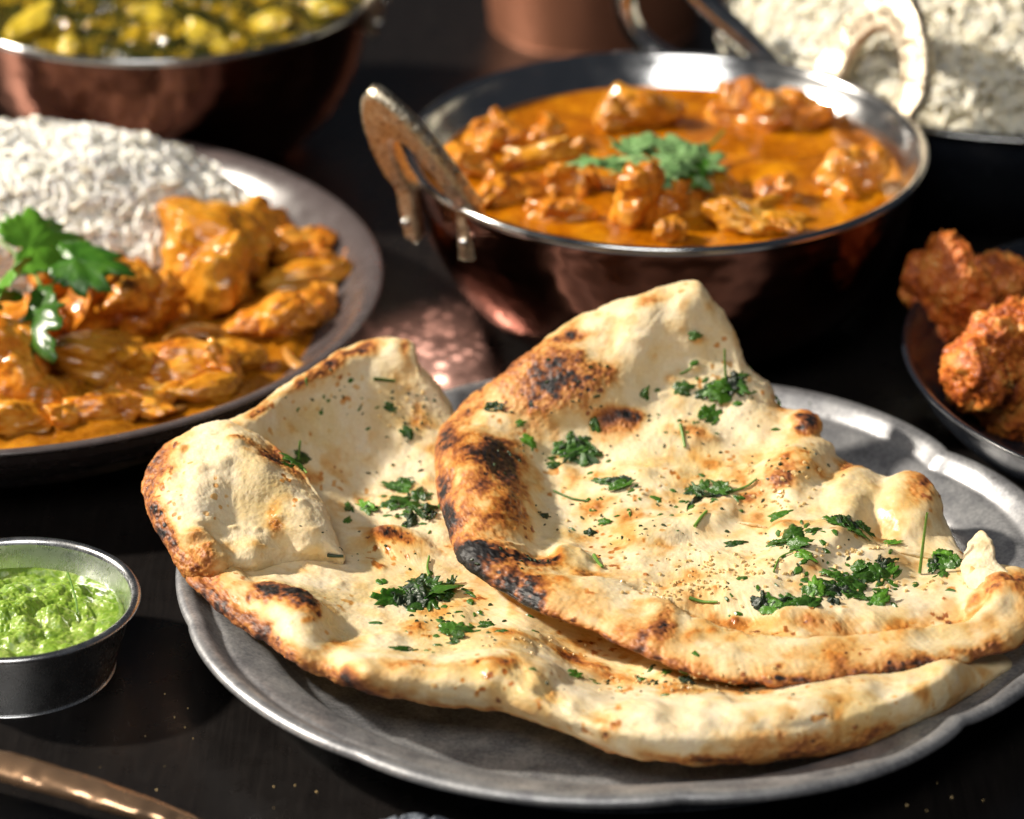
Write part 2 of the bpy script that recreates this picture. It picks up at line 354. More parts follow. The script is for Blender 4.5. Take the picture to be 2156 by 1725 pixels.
def balti(centre, R, H, label, mat=MT['copper'], name='copper_bowl', base=0.5):
    t = thing(name, centre, label, 'bowl')
    k = H
    prof = [(0.02, 0.0), (R*base*0.92, 0.0), (R*base, 0.03), (R*0.66, 0.09*k), (R*0.80, 0.26*k), (R*0.895, 0.48*k), (R*0.95, 0.72*k), (R*0.985, 0.93*k), (R*0.99, 0.955*k)]
    def dents(r, z, th):
        cnt = 46.0; rows = 9.0; v = z/k*rows; row = np.floor(v); u = th/(2*np.pi)*cnt+0.5*(row % 2)
        d2 = ((u-np.floor(u)-0.5)**2+(v-row-0.5)**2)*4; jit = 0.7+0.6*np.abs(np.sin(row*12.9+np.floor(u)*78.2))
        return r-0.011*jit*np.clip(1-d2, 0, 1)*smooth(0.04*k, 0.10*k, z)*smooth(0.95*k, 0.88*k, z), z
    pr = resample(catmull(prof, 200), 110, False); V, F = lathe(pr, 552, centre, dents)
    obj('copper_shell', V, F[:, ::-1], mat, t, loc=centre)
    prof = [(R*0.985, 0.955*k), (R*1.0, 0.962*k), (R*1.006, 0.98*k), (R*1.0, 1.0*k), (R*0.985, 1.004*k), (R*0.968, 0.985*k), (R*0.945, 0.93*k), (R*0.90, 0.84*k), (R*0.855, 0.74*k), (R*0.79, 0.58*k), (R*0.69, 0.38*k), (R*0.55, 0.2*k), (R*0.4, 0.1*k), (0.02, 0.04*k)]
    V, F = lathe(prof, 160, centre, None, 6)
    obj('steel_lining', V, F[:, ::-1], MT['steel'], t, loc=centre)
    return t
def pool(name, centre, r, z, mat, label, cat, amp=0.08, scale=0.9, seed=0, edge=0.0, nr=60, nt=140, wob=0.0, col=None, extra=None):
    s = np.linspace(0.001, 1, nr)[:, None]; th = np.linspace(0, 2*np.pi, nt, endpoint=False)[None, :]
    R = r*(1+wob*np.sin(3*th+seed)+wob*0.6*np.sin(5*th+2*seed))
    x = s*R*np.cos(th); y = s*R*np.sin(th)
    P = np.stack([x.ravel(), y.ravel(), np.zeros(x.size)], -1)
    h = amp*fbm(P*scale, 5, 30+seed)
    if extra is not None: h = h+extra(P[:, 0], P[:, 1])
    sr = (s*np.ones_like(th)).ravel()
    h = h*smooth(1.0, 0.93, sr)+edge*smooth(0.95, 1, sr)
    P[:, 2] = h; V = P+np.array([centre[0], centre[1], centre[2]+z])
    o = obj(name, V, quads(nr, nt), mat, loc=(centre[0], centre[1], centre[2]+z))
    return tag(o, label, cat)

BC = np.array([5.2, 118.3, 0.0]); BR, BH = 8.75, 6.5
bowl = balti(BC, BR, BH, 'hammered copper bowl of chicken curry with two ornate brass handles behind the naan plate')
place_handle(bowl, BC, BR, BH, math.radians(210), math.radians(28), 1.2, 'ornate brass handle leaning outward at the left of the bowl', 0.80, 0.95, math.radians(20))
place_handle(bowl, BC, BR, BH, math.radians(34), math.radians(17), 0.95, 'bright sunlit brass handle at the back right of the bowl', 1.55, 1.0)
def ripples(x, y):
    return 0.10*np.sin(y*2.6+0.5*np.sin(x*0.9))*smooth(0, 4, x)*smooth(3.2, 0, np.abs(y-0.5))
pool('curry_sauce', BC, 7.9, 5.42, MT['sauce'], 'glossy orange curry sauce filling the copper bowl with brass handles', 'sauce', 0.16, 0.7, 1, 0.05, 80, 160, extra=ripples)
RC = np.array([-17.38, 115.0, 0.0])
prof = [(0.02, 0.0), (8.6, 0.0), (9.2, 0.12), (9.9, 0.5), (11.3, 1.3), (12.5, 2.3), (12.95, 2.85), (13.1, 3.0), (13.0, 3.1), (12.72, 3.05), (12.3, 2.75), (11.5, 1.95), (10.4, 1.35), (9.3, 1.0), (7, 0.8), (0.02, 0.75)]
V, F = lathe(prof, 200, RC, None, 6)
tag(obj('stoneware_plate', V, F[:, ::-1], MT['stone'], loc=RC), 'deep brown stoneware plate holding white rice and chicken curry at left', 'plate')
pool('curry_gravy', RC+[0.3, -0.6, 0], 10.55, 1.72, MT['sauce2'], 'brown orange curry gravy pooled in the stoneware plate beside the rice', 'sauce', 0.42, 0.9, 4, -0.12, 80, 150)
TC = np.array([-13.2, 134.2, 0.0])
tl = balti(TC, 8.15, 6.5, 'copper bowl of yellow green spinach curry at the back left corner', base=0.62)
place_handle(tl, TC, 8.15, 6.5, math.radians(-4), math.radians(38), 0.9)
CC = np.array([-14.25, 94.55, 0.0])
prof = [(0.02, 0.0), (2.62, 0.0), (2.78, 0.05), (2.86, 0.2), (3.38, 1.95), (3.42, 2.12), (3.60, 2.17), (3.66, 2.25), (3.60, 2.33), (3.46, 2.33), (3.36, 2.22), (3.28, 1.95), (2.76, 0.25), (2.6, 0.16), (0.02, 0.15)]
V, F = lathe(prof, 140, CC, None, 6)
tag(obj('sauce_cup', V, F[:, ::-1], MT['cup'], loc=CC), 'small round steel sauce cup of green chutney in the lower left corner', 'cup')
CH = np.random.RandomState(17); CHD = [(3.2*math.sqrt(CH.rand()), 6.283*CH.rand(), CH.uniform(0.10, 0.34)) for _ in range(1100)]
def lumps(x, y):
    g = 0*x
    for rr_, aa_, rad_ in CHD:
        d2 = ((x-rr_*math.cos(aa_))**2+(y-rr_*math.sin(aa_))**2)/rad_**2; m = d2 < 1
        g[m] = np.maximum(g[m], 0.75*rad_*np.sqrt(1-d2[m]))
    P = np.stack([x*0.75, y*0.75, 0*x], -1)
    return 0.9*g+0.30*np.abs(fbm(P, 3, 61))*2-0.1+0.03*vnoise(P*16, 66)+0.18*np.exp(-((x-0.4)**2+(y+0.4)**2)/2.5)-0.30*np.exp(-((y-2.6)**2)/0.5)
pool('green_chutney', CC, 3.2, 1.55, MT['chutney'], 'lumpy bright green chutney inside the small steel cup', 'chutney', 0.05, 2, 8, 0.0, 120, 260, extra=lumps)
p = catmull([U(142, 1205, 2.1), U(152, 1235, 2.15), U(160, 1265, 2.1), U(163, 1290, 2.0)], 24)
V, F = tube(p, 0.03, 6); tag(obj('herb_thread', V, F, MT['stem']), 'thin pale green herb thread lying on the green chutney', 'herb')

KC = np.array([23.07, 108.75, 0.0])
prof = [(0.02, 0.0), (6.6, 0.0), (7.2, 0.1), (8.4, 0.7), (9.8, 1.9), (10.45, 2.9), (10.65, 3.2), (10.58, 3.28), (10.4, 3.2), (10.1, 2.8), (9.3, 1.9), (7.8, 0.95), (6, 0.6), (0.02, 0.55)]
V, F = lathe(prof, 180, KC, None, 6)
tag(obj('black_bowl', V, F[:, ::-1], MT['black'], loc=KC), 'glossy blue black shallow bowl of fried chicken at the right edge', 'bowl')

DC = np.array([18.83, 132.2, 0.0])
dish = thing('rice_dish', DC, 'wide dark dish heaped with white rice at the back right with a metal loop handle', 'dish')
prof = [(0.02, 0.0), (6.5, 0.0), (7.4, 0.2), (9.2, 1.9), (10.6, 4.0), (11.05, 5.2), (11.1, 5.35)]
V, F = lathe(prof, 160, DC, None, 6); obj('body', V, F[:, ::-1], MT['black'], dish, loc=DC)
prof = [(11.1, 5.35), (11.28, 5.42), (11.3, 5.52), (11.15, 5.58), (10.95, 5.5), (10.4, 4.2), (9.0, 2.2), (7, 0.6), (0.02, 0.5)]
V, F = lathe(prof, 160, DC, None, 6); obj('rim', V, F[:, ::-1], MT['steel'], dish, loc=DC)
hp = [U(1640, 152, 5.6), U(1565, 80, 6.9), U(1500, 20, 8.0), U(1440, -40, 9.0), U(1380, -70, 9.4), U(1335, -45, 9.0), U(1316, 10, 8.1), U(1335, 62, 7.2), U(1370, 100, 6.6), U(1420, 128, 6.1), U(1520, 165, 5.4), U(1600, 180, 5.3)]
hp = np.array(hp); hp[:, 1] = 126.9
# keep the loop in one upright plane in front of the rim: recompute heights there
def on_plane(px, py, y):
    X = (px-1078)/CAM_F; Vv = (862.5-py)/CAM_F; t = y/(_cp+Vv*_sp); return np.array([X*t, y, CAM_H+t*(-_sp+Vv*_cp)])
hp = np.array([on_plane(a, b, 127.1+0.006*(1640-a)) for a, b in [(1650, 156), (1565, 76), (1500, 20), (1440, -35), (1385, -60), (1340, -45), (1316, 0), (1330, 55), (1365, 98), (1420, 130), (1520, 165), (1620, 185)]])
pp = catmull(hp, 120); V, F = tube(pp, 0.42, 12, 1.2, upv=(0, 1, 0)); obj('loop_handle', V, F, MT['steel'], dish)
GC = np.array([3.4, 147.6, 0.0])
t = thing('copper_tumbler', GC, 'blurred plain copper tumbler standing behind the curry bowl at the top edge', 'tumbler')
V, F = lathe([(0.02, 0), (4.1, 0), (4.3, 0.12), (4.5, 2), (4.7, 6), (4.9, 9.8)], 96, GC, None, 5); obj('body', V, F[:, ::-1], M_plain('dull_copper', (0.50, 0.22, 0.13), 0.42, (0.36, 0.14, 0.08), 0.5, 0.1, Metallic=0.7), t, loc=GC)
V, F = lathe([(4.9, 9.8), (4.97, 9.9), (4.9, 10), (4.75, 9.9), (4.6, 8), (4.4, 5), (4.1, 2), (3.9, 0.6), (3.7, 0.5), (0.02, 0.5)], 96, GC, None, 5); obj('lining', V, F[:, ::-1], MT['steel'], t, loc=GC)

# ------------------------------------------------------------------ copper spoon handle and napkin, bottom edge
pth = np.array([U(-260, 1560, 1.3), U(-120, 1582, 1.5), U(0, 1612, 1.55), U(130, 1648, 1.45), U(260, 1688, 1.2), U(370, 1725, 0.8), U(450, 1752, 0.45), U(520, 1778, 0.25)])
pp = resample(catmull(pth, 160), 160, False); rad = np.interp(np.linspace(0, 1, 160), [0, .35, .7, .9, 1], [0.58, 0.58, 0.50, 0.32, 0.14])
V, F = tube(pp, rad, 28, 0.55)
dm = vnoise(V*1.9, 90); V = V+np.array([0, 0, 1.0])*(-0.05*np.clip(dm, 0, 1))[:, None]
s = thing('copper_utensil', (pth[3][0], pth[3][1], 0), 'hammered copper utensil handle arching across the bottom left corner', 'utensil')
obj('handle', V, F, MT['copper_fine'], s)
q_ = np.linspace(0.001, 1, 50)[:, None]; a_ = np.linspace(0, 2*np.pi, 120, endpoint=False)[None, :]; ra = q_*(1+0.22*np.sin(2*a_+0.6)+0.13*np.sin(5*a_)+0.07*np.sin(11*a_))
P = np.stack([(ra*np.cos(a_)).ravel(), (ra*np.sin(a_)).ravel(), 0*ra.ravel()], -1); r2 = (q_*np.ones_like(a_)).ravel(); nc = U(862, 1768, 0.0)
hz = 0.55*smooth(1.0, 0.1, r2)*(0.8+0.6*fbm(P*2.4, 4, 44))+0.16*(1-np.abs(vnoise(P*4.5, 45)))*smooth(1.05, 0.7, r2)+0.02
tag(obj('napkin', nc+np.stack([P[:, 0]*1.2, P[:, 1]*1.2, hz*1.1], -1), quads(50, 120), MT['napkin']), 'crumpled slate grey napkin peeking in below the pewter plate', 'napkin')

# ------------------------------------------------------------------ naan breads
RAMP = [(0.0, (0.81, 0.71, 0.51)), (0.20, (0.79, 0.645, 0.385)), (0.36, (0.70, 0.45, 0.18)), (0.50, (0.57, 0.25, 0.06)), (0.64, (0.36, 0.125, 0.035)), (0.78, (0.14, 0.045, 0.02)), (0.90, (0.030, 0.017, 0.014)), (1.0, (0.010, 0.009, 0.010))]
def bake_colour(b):
    b = np.clip(b, 0, 1); xs = [r[0] for r in RAMP]
    return np.stack([np.interp(b, xs, [r[1][k] for r in RAMP]) for k in range(3)], -1)
def tps(C, Y, Q, reg=1e-5):
    def k(r2): return r2*np.log(r2+1e-12)
    n = len(C); d2 = ((C[:, None]-C[None])**2).sum(-1); A = np.zeros((n+3, n+3)); A[:n, :n] = k(d2)+reg*np.eye(n)
    A[:n, n] = 1; A[:n, n+1:] = C; A[n, :n] = 1; A[n+1:, :n] = C.T
    B = np.zeros((n+3, Y.shape[1])); B[:n] = Y; W = np.linalg.solve(A, B); out = np.zeros((len(Q), Y.shape[1]))
    for i in range(0, len(Q), 20000):
        q = Q[i:i+20000]; d = ((q[:, None]-C[None])**2).sum(-1); out[i:i+20000] = k(d)@W[:n]+W[n]+q@W[n+1:]
    return out
def sheet(outline, inner, centre, bumps, spots, rimbake, nr=230, nt=1000, thick=1.2, seed=0, round_w=30, round_d=0.55, lump=0.10, blisters=70, lip=None):
    """outline / inner: (px, py, height cm, fold shift).  The dough sheet is a real surface through those points with rolled edges and an underside."""
    O = np.array(outline, float); I = np.array(inner, float); C = np.vstack([O, I])
    ab = np.stack([C[:, 0]+C[:, 3], C[:, 1]], -1)
    oc = catmull(np.stack([O[:, 0]+O[:, 3], O[:, 1]], -1), 1600, True); oc = resample(oc, nt, True)
    tt = np.linspace(0, 2*np.pi, nt, endpoint=False)
    jit = fbm(np.stack([oc[:, 0]/34, oc[:, 1]/34, 0*tt], -1), 4, seed+3)*7
    nrm = np.stack([np.gradient(oc[:, 1]), -np.gradient(oc[:, 0])], -1); nrm /= np.linalg.norm(nrm, axis=1)[:, None]
    oc = oc+nrm*jit[:, None]
    c = np.array(centre, float); s = np.linspace(0.0, 1, nr); r = 1-(1-s)**1.45; r[0] = 0.002
    Q = (c+r[:, None, None]*(oc-c)[None]).reshape(-1, 2)
    T = tps(ab/1000, np.stack([C[:, 0]-ab[:, 0], C[:, 1]-ab[:, 1], C[:, 2]*100], -1)/1000, Q/1000)*1000
    px, py, z = Q[:, 0]+T[:, 0], Q[:, 1]+T[:, 1], T[:, 2]/100
    P = U(px, py, z)
    ray = P-np.array([0, 0, CAM_H]); ray /= np.linalg.norm(ray, axis=1)[:, None]
    rr = np.repeat(r, nt); L = np.tile(np.linalg.norm(oc-c, axis=1), nr); dist = (1-rr)*L
    u = np.clip(1-dist/round_w, 0, 1); P = P+ray*(round_d*(1-np.sqrt(np.clip(1-u*u, 0, 1))))[:, None]
    def normals(P):
        G = P.reshape(nr, nt, 3); a = np.gradient(G, axis=0); b = np.roll(G, -1, 1)-np.roll(G, 1, 1)
        N = np.cross(b, a).reshape(-1, 3); N /= np.linalg.norm(N, axis=1)[:, None]+1e-12
        if ((N*ray).sum(1) > 0).mean() > 0.5: N = -N
        return N
    N = normals(P)
    h = 1.2*lump*fbm(P*0.45, 2, seed+5)+0.05*fbm(P*1.5, 3, seed+8)
    rs = np.random.RandomState(seed+7); rr_s, tt_s = np.sqrt(rs.uniform(0.02, 0.66, blisters)), rs.randint(0, nt, blisters)
    soft = np.zeros(len(P))
    for k in range(blisters):
        bp = c+rr_s[k]*(oc[tt_s[k]]-c); ra = rs.uniform(9, 30); rb = ra*rs.uniform(0.4, 0.75); am = rs.uniform(-0.1, 1)
        e = ((Q[:, 0]-bp[0])/ra)**2+((Q[:, 1]-bp[1])/rb)**2; near = e < 5; g = np.exp(-e[near]*1.3)
        h[near] += (0.02+0.0035*ra*rs.uniform(0.4, 1.1))*g; soft[near] += max(0, am)*0.27*g
    wx, wy = 14*fbm(P*1.1, 3, seed+11), 14*fbm(P*1.1+9, 3, seed+12)
    for b in bumps:
        bx, by, ra, rb, ang, hh = b[:6]; ca, sa = math.cos(math.radians(ang)), math.sin(math.radians(ang))
        dx, dy = px+wx-bx, py+wy*0.7-by; e = ((dx*ca+dy*sa)/ra)**2+((-dx*sa+dy*ca)/rb)**2
        m = np.exp(-e*e*0.8) if hh > 0 else np.exp(-e); h = h+hh*m
    lw = lip(px, py) if lip else 0*px
    puff = 1+0.5*fbm(np.stack([px/95, py/95, 0*px], -1), 2, seed+14)
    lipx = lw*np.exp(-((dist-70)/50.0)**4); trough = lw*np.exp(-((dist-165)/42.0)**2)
    h = h+0.55*lipx*puff-0.36*trough
    # small blisters
    cell = vnoise(P*2.3, seed+20); h = h+0.05*np.clip(cell-0.3, 0, 1)*smooth(-0.1, 0.4, fbm(P*0.6, 2, seed+21))
    h = h*(1-0.55*smooth(1200, 1320, py)*smooth(150, 60, dist)); P = P+N*(h*smooth(1.002, 0.985, rr))[:, None]
    N = normals(P)
    b = rimbake(px, py, dist)+0.10*trough+0.10*lipx*np.clip(puff-1, 0, 1)*2+soft*(0.7+0.6*fbm(P*2.2, 3, seed+29))  # the trough term paints the dimmer light behind the lip as a tan tone
    bn = fbm(P*0.9, 4, seed+30); b = b+0.10+0.14*bn+0.07*fbm(P*3.3, 3, seed+33)
    b = b+0.20*np.clip(cell-0.25, 0, 1)+np.clip(h, 0, 1)*0.16
    wx2, wy2 = 26*fbm(P*1.6, 4, seed+40), 20*fbm(P*1.6+5, 4, seed+41)
    sp = fbm(P*7.5, 3, seed+45)
    for q in spots:
        bx, by, ra, rb, ang, amt = q; ca, sa = math.cos(math.radians(ang)), math.sin(math.radians(ang))
        dx, dy = px+wx2*min(1, ra/40)-bx, py+wy2*min(1, rb/30)-by; e = ((dx*ca+dy*sa)/ra)**2+((-dx*sa+dy*ca)/rb)**2
        b = b+amt*np.exp(-e*1.2)*(1+0.32*sp+0.45*fbm(P*2.4, 3, seed+48))
    b = b+np.clip(b-0.33, 0, 0.5)*0.5*sp
    b = b+0.17*smooth(0.05, 0.5, fbm(P*0.9+11, 3, seed+70))+0.35*smooth(0.54, 0.66, vnoise(P*5.2, seed+72))*smooth(0.05, 0.4, fbm(P*0.8+4, 2, seed+73))
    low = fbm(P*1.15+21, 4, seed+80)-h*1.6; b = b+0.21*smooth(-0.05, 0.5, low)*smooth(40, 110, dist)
    crispy = smooth(0.3, 0.6, b)
    micro = fbm(P*9, 3, seed+50)
    P = P+N*((0.014+0.035*crispy)*micro*smooth(1.002, 0.99, rr))[:, None]
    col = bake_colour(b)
    # buttered patches: richer and glossier
    oil = smooth(0.0, 0.5, fbm(P*0.55+3, 4, seed+60)+0.12)*smooth(26, 70, dist)
    col = col*(1-oil[:, None]*np.array([0.04, 0.10, 0.27]))
    flour = smooth(0.15, 0.5, fbm(P*1.3+7, 3, seed+64))*0.25*(1-smooth(0.25, 0.45, b))
    col = col*(1-flour[:, None])+flour[:, None]*np.array([0.84, 0.77, 0.62])
    rough = 0.60-0.33*oil-0.08*crispy
    top = P.reshape(nr, nt, 3)
    # underside, a coarser skin offset away through the dough
    idx = np.unique(np.r_[np.linspace(0, nr-4, 40).astype(int)]); under = []
    for i in idx[::-1]:
        k = i*nt+np.arange(nt)
        under.append(top[i]+ray[k]*(0.12+thick*np.sqrt(np.clip(1-r[i]**3, 0, 1))))
    V = np.vstack([P, np.concatenate(under)])
    F = quads(nr, nt); m = len(idx)
    base = len(P); rows = [np.arange(nt)+(nr-1)*nt]+[base+np.arange(nt)+i*nt for i in range(m)]
    FF = []
    for A, B in zip(rows[:-1], rows[1:]):
        FF.append(np.stack([A, B, np.roll(B, -1), np.roll(A, -1)], -1))
    F = np.vstack([F]+FF)
    ucol = np.tile(bake_colour(np.array([0.30]))[0], (m*nt, 1)); V0 = V
    return dict(V=V0, F=F, col=np.vstack([col, ucol]), rough=np.r_[rough, np.full(m*nt, 0.6)], px=px, py=py, P=P, N=N)
def naan(name, sheets, label):
    off = np.cumsum([0]+[len(q['V']) for q in sheets]); V = np.vstack([q['V'] for q in sheets]); F = np.vstack([q['F']+off[i] for i, q in enumerate(sheets)])
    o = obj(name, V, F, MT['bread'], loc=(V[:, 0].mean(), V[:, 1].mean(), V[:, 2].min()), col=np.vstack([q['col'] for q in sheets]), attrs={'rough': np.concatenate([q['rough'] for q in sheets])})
    return tag(o, label, 'naan', 'naan breads on the pewter plate')

R_OUT = [(1460, 592, 6.6), (1478, 612, 6.5), (1500, 640, 6.1), (1530, 668, 5.7), (1556, 712, 5.2), (1575, 765, 4.6), (1618, 805, 4.1), (1642, 850, 3.6), (1700, 872, 3.5), (1727, 892, 3.4), (1735, 925, 3.2), (1772, 965, 3.0), (1812, 985, 2.9), (1850, 1000, 2.9), (1905, 1012, 3.0), (1955, 1045, 2.9), (1992, 1095, 2.6), (2020, 1155, 2.5), (2060, 1195, 2.6), (2120, 1203, 2.8), (2170, 1205, 2.8), (2200, 1240, 2.9), (2200, 1310, 2.55), (2150, 1358, 2.4), (2050, 1392, 2.35), (1900, 1420, 2.3), (1760, 1440, 2.25), (1650, 1447, 2.25), (1550, 1440, 2.25), (1440, 1415, 2.3), (1330, 1370, 2.45), (1240, 1330, 2.5), (1140, 1290, 2.6), (1060, 1250, 2.6), (1000, 1212, 2.7), (960, 1165, 2.8), (935, 1100, 2.9), (918, 1030, 3.0), (914, 960, 3.1), (925, 905, 3.2), (960, 862, 3.4), (1010, 822, 3.7), (1060, 790, 4.1), (1120, 748, 4.6), (1165, 700, 5.2), (1220, 668, 5.6), (1300, 634, 6.1), (1390, 604, 6.5)]
R_IN = [(1450, 1150, 2.35), (1300, 1080, 2.4), (1250, 980, 2.6), (1440, 960, 2.9), (1400, 860, 3.6), (1450, 780, 4.4), (1430, 690, 5.6), (1540, 830, 3.9), (1600, 930, 3.1), (1330, 830, 4.0), (1240, 760, 4.7), (1180, 830, 4.0), (1110, 880, 3.4), (1600, 1060, 2.6), (1700, 1120, 2.7), (1700, 1230, 2.5), (1850, 1210, 2.4), (1950, 1215, 2.3), (1850, 1100, 2.7), (1150, 1130, 2.4), (1060, 1050, 3.3), (1000, 1050, 3.35), (985, 960, 3.5), (1060, 960, 3.2), (1140, 1010, 2.5), (1680, 980, 3.2)]
z0 = lambda L: [tuple(p)+(0,) for p in L]
R_BUMP = [(1175, 815, 120, 75, -12, 0.45), (1040, 1080, 80, 120, 0, 0.22), (985, 960, 60, 50, 0, 0.2), (1055, 1185, 90, 30, 15, 0.2), (1670, 985, 85, 42, -30, 0.35), (1700, 890, 35, 22, -20, 0.22), (1555, 1015, 60, 30, -15, 0.18), (1500, 1085, 55, 28, -20, 0.25), (1440, 915, 70, 25, 0, 0.15), (1800, 1040, 55, 45, -60, 0.4), (1920, 1060, 62, 62, -45, 0.5), (1860, 1110, 30, 25, 0, -0.35), (1700, 1160, 120, 40, -25, 0.3), (1850, 1190, 60, 30, 10, 0.2), (1590, 1250, 70, 22, 5, 0.15), (1300, 1030, 120, 40, -10, 0.15), (1260, 1140, 60, 35, 0, -0.12), (1390, 1120, 80, 25, -10, 0.15), (1470, 660, 60, 90, 20, 0.16), (1340, 700, 40, 90, 20, 0.16), (1520, 760, 30, 90, -25, -0.10), (1390, 790, 25, 80, 20, -0.12), (1580, 880, 50, 30, 20, 0.15), (1395, 1325, 40, 40, 30, 0.22), (1275, 1250, 50, 25, 0, 0.15), (1700, 1310, 80, 26, 4, 0.22), (2090, 1270, 55, 45, 0, 0.25), (1205, 1180, 40, 28, 20, 0.25), (1520, 1180, 50, 18, 10, 0.12), (1620, 1330, 50, 30, 0, 0.1), (1900, 1340, 60, 30, 0, 0.12)]
R_SPOT = [(1130, 810, 95, 70, -20, 0.34), (1215, 800, 58, 48, 0, 0.50), (1150, 850, 70, 30, -10, 0.3), (1205, 710, 38, 14, -10, 0.5), (1190, 745, 45, 30, -20, 0.22), (1330, 870, 30, 16, 10, 0.55), (1265, 870, 70, 22, 0, 0.25), (1285, 790, 32, 45, 0, 0.35), (1370, 640, 50, 13, -18, 0.34), (1280, 690, 60, 20, -20, 0.10), (1440, 915, 48, 13, 0, 0.28), (1655, 990, 62, 34, -25, 0.36), (1690, 900, 42, 20, -45, 0.50), (1620, 1030, 80, 14, -15, 0.22), (1550, 1010, 48, 24, -15, 0.22), (1785, 980, 32, 16, 0, 0.38), (1740, 1000, 60, 14, 5, 0.3), (1500, 1083, 45, 20, -20, 0.24), (1930, 1045, 36, 34, 40, 0.36), (1370, 900, 200, 40, 0, 0.06),
          (1050, 1010, 62, 80, 0, 0.22), (1060, 980, 44, 36, 20, 0.62), (1085, 1070, 36, 60, 0, 0.22), (1030, 1120, 80, 40, 0, 0.20), (1040, 950, 26, 18, 0, 0.5), (1040, 1182, 88, 20, 12, 0.66), (1130, 1195, 48, 14, 8, 0.6), (985, 1190, 30, 34, 30, 0.45), (945, 1090, 20, 36, 0, 0.55), (930, 1020, 12, 26, 0, 0.4), (950, 930, 30, 26, 0, 0.34), (985, 870, 50, 20, -30, 0.34), (1122, 1262, 22, 26, -20, 0.62), (1070, 1240, 60, 26, 25, 0.25), (1010, 1060, 110, 150, 0, 0.26), (985, 960, 60, 60, 0, 0.2), (1080, 1225, 120, 36, 20, 0.22), (1250, 1290, 120, 30, 22, 0.12), (1230, 1215, 70, 18, 15, 0.22), (1395, 1335, 22, 30, 30, 0.42), (1350, 1355, 24, 14, 0, 0.28), (1430, 1290, 40, 14, 0, 0.22), (1700, 1300, 60, 12, 0, 0.24), (1780, 1345, 90, 22, -10, 0.16), (1900, 1330, 40, 26, 20, 0.2), (2100, 1255, 48, 34, 20, 0.42), (2140, 1240, 40, 40, 0, 0.3), (1640, 870, 50, 30, 20, 0.12), (1330, 1090, 90, 16, -5, 0.14), (1430, 1100, 60, 20, 0, 0.12), (1600, 1200, 120, 20, 5, 0.10), (1480, 1210, 80, 20, 5, 0.12), (2000, 1390, 120, 10, -14, 0.3), (1640, 1437, 160, 10, 0, 0.26), (1860, 1415, 140, 10, -8, 0.28), (1440, 1400, 70, 10, 18, 0.2)]
def r_rim(px, py, d):
    left = smooth(1260, 1000, px); front = smooth(1180, 1300, py)
    return (0.10+0.24*left)*np.exp(-(d/38.0)**2)+(0.17+0.18*fbm(np.stack([px/90, py/90, 0*px], -1), 2, 5))*front*np.exp(-(d/75.0)**2)+0.24*front*np.exp(-(d/9.0)**2)-0.02
def f_rim(px, py, d):
    left = smooth(480, 380, px-0.25*(py-1050)); crest = smooth(470, 560, px)*smooth(1090, 960, py)
    return (0.36*left+0.22*crest*smooth(440, 500, px))*np.exp(-(d/(42.0))**2)-0.05
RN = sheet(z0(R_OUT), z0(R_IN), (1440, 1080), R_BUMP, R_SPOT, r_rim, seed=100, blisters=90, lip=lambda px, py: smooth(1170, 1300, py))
C_OUT = [(2062, 1118, 3.55), (2078, 1128, 3.55), (2090, 1150, 3.4), (2094, 1180, 3.15), (2118, 1204, 3.0), (2150, 1222, 2.9), (2120, 1240, 2.7), (2075, 1246, 2.6), (2040, 1240, 2.5), (2026, 1212, 2.55), (2030, 1175, 2.9), (2042, 1140, 3.3)]
C_IN = [(2062, 1160, 3.25), (2070, 1205, 2.9), (2060, 1225, 2.7), (2110, 1225, 2.85)]
CN = sheet(z0(C_OUT), z0(C_IN), (2066, 1195), [], [(2062, 1120, 12, 8, 0, 0.3)], lambda px, py, d: 0*px-0.05, nr=70, nt=260, thick=0.25, seed=400, round_w=8, round_d=0.12, lump=0.03, blisters=4)
naan('naan_bread', [RN, CN], 'front naan lying on top, with blackened left crust and a raised pointed back edge')

s_ = -85
L_OUT = [(870, 716, 4.6, 0), (885, 765, 4.1, 0), (930, 820, 3.4, 0), (965, 880, 2.6, 0), (1020, 960, 1.9, 0), (1150, 1060, 1.7, 0), (1350, 1130, 1.6, 0), (1600, 1200, 1.5, 0), (1850, 1290, 1.4, 0), (2050, 1350, 1.5, 0), (2127, 1392, 1.65, 0), (2110, 1425, 1.5, 0), (2030, 1478, 1.35, 0), (1920, 1535, 1.25, 0), (1800, 1578, 1.2, 0), (1650, 1603, 1.2, 0), (1500, 1612, 1.2, 0), (1380, 1603, 1.25, 0), (1280, 1585, 1.35, 0), (1180, 1540, 1.5, 0), (1060, 1500, 1.65, 0), (960, 1490, 1.75, 0), (860, 1478, 1.8, 0), (750, 1450, 1.9, 0), (660, 1415, 2.0, 0), (570, 1362, 2.1, 0), (490, 1310, 2.2, 0), (420, 1252, 2.35, 0), (372, 1190, 2.5, 0), (352, 1140, 2.6, 0), (336, 1085, 2.75, 0), (328, 1030, 3.0, 0), (345, 985, 3.3, 0), (380, 945, 3.6, 0), (415, 915, 3.85, 0), (458, 892, 4.1, 0), (510, 872, 4.25, 0), (560, 838, 4.3, 0), (630, 790, 4.4, 0), (700, 748, 4.5, 0), (770, 718, 4.6, 0), (825, 711, 4.7, 0)]
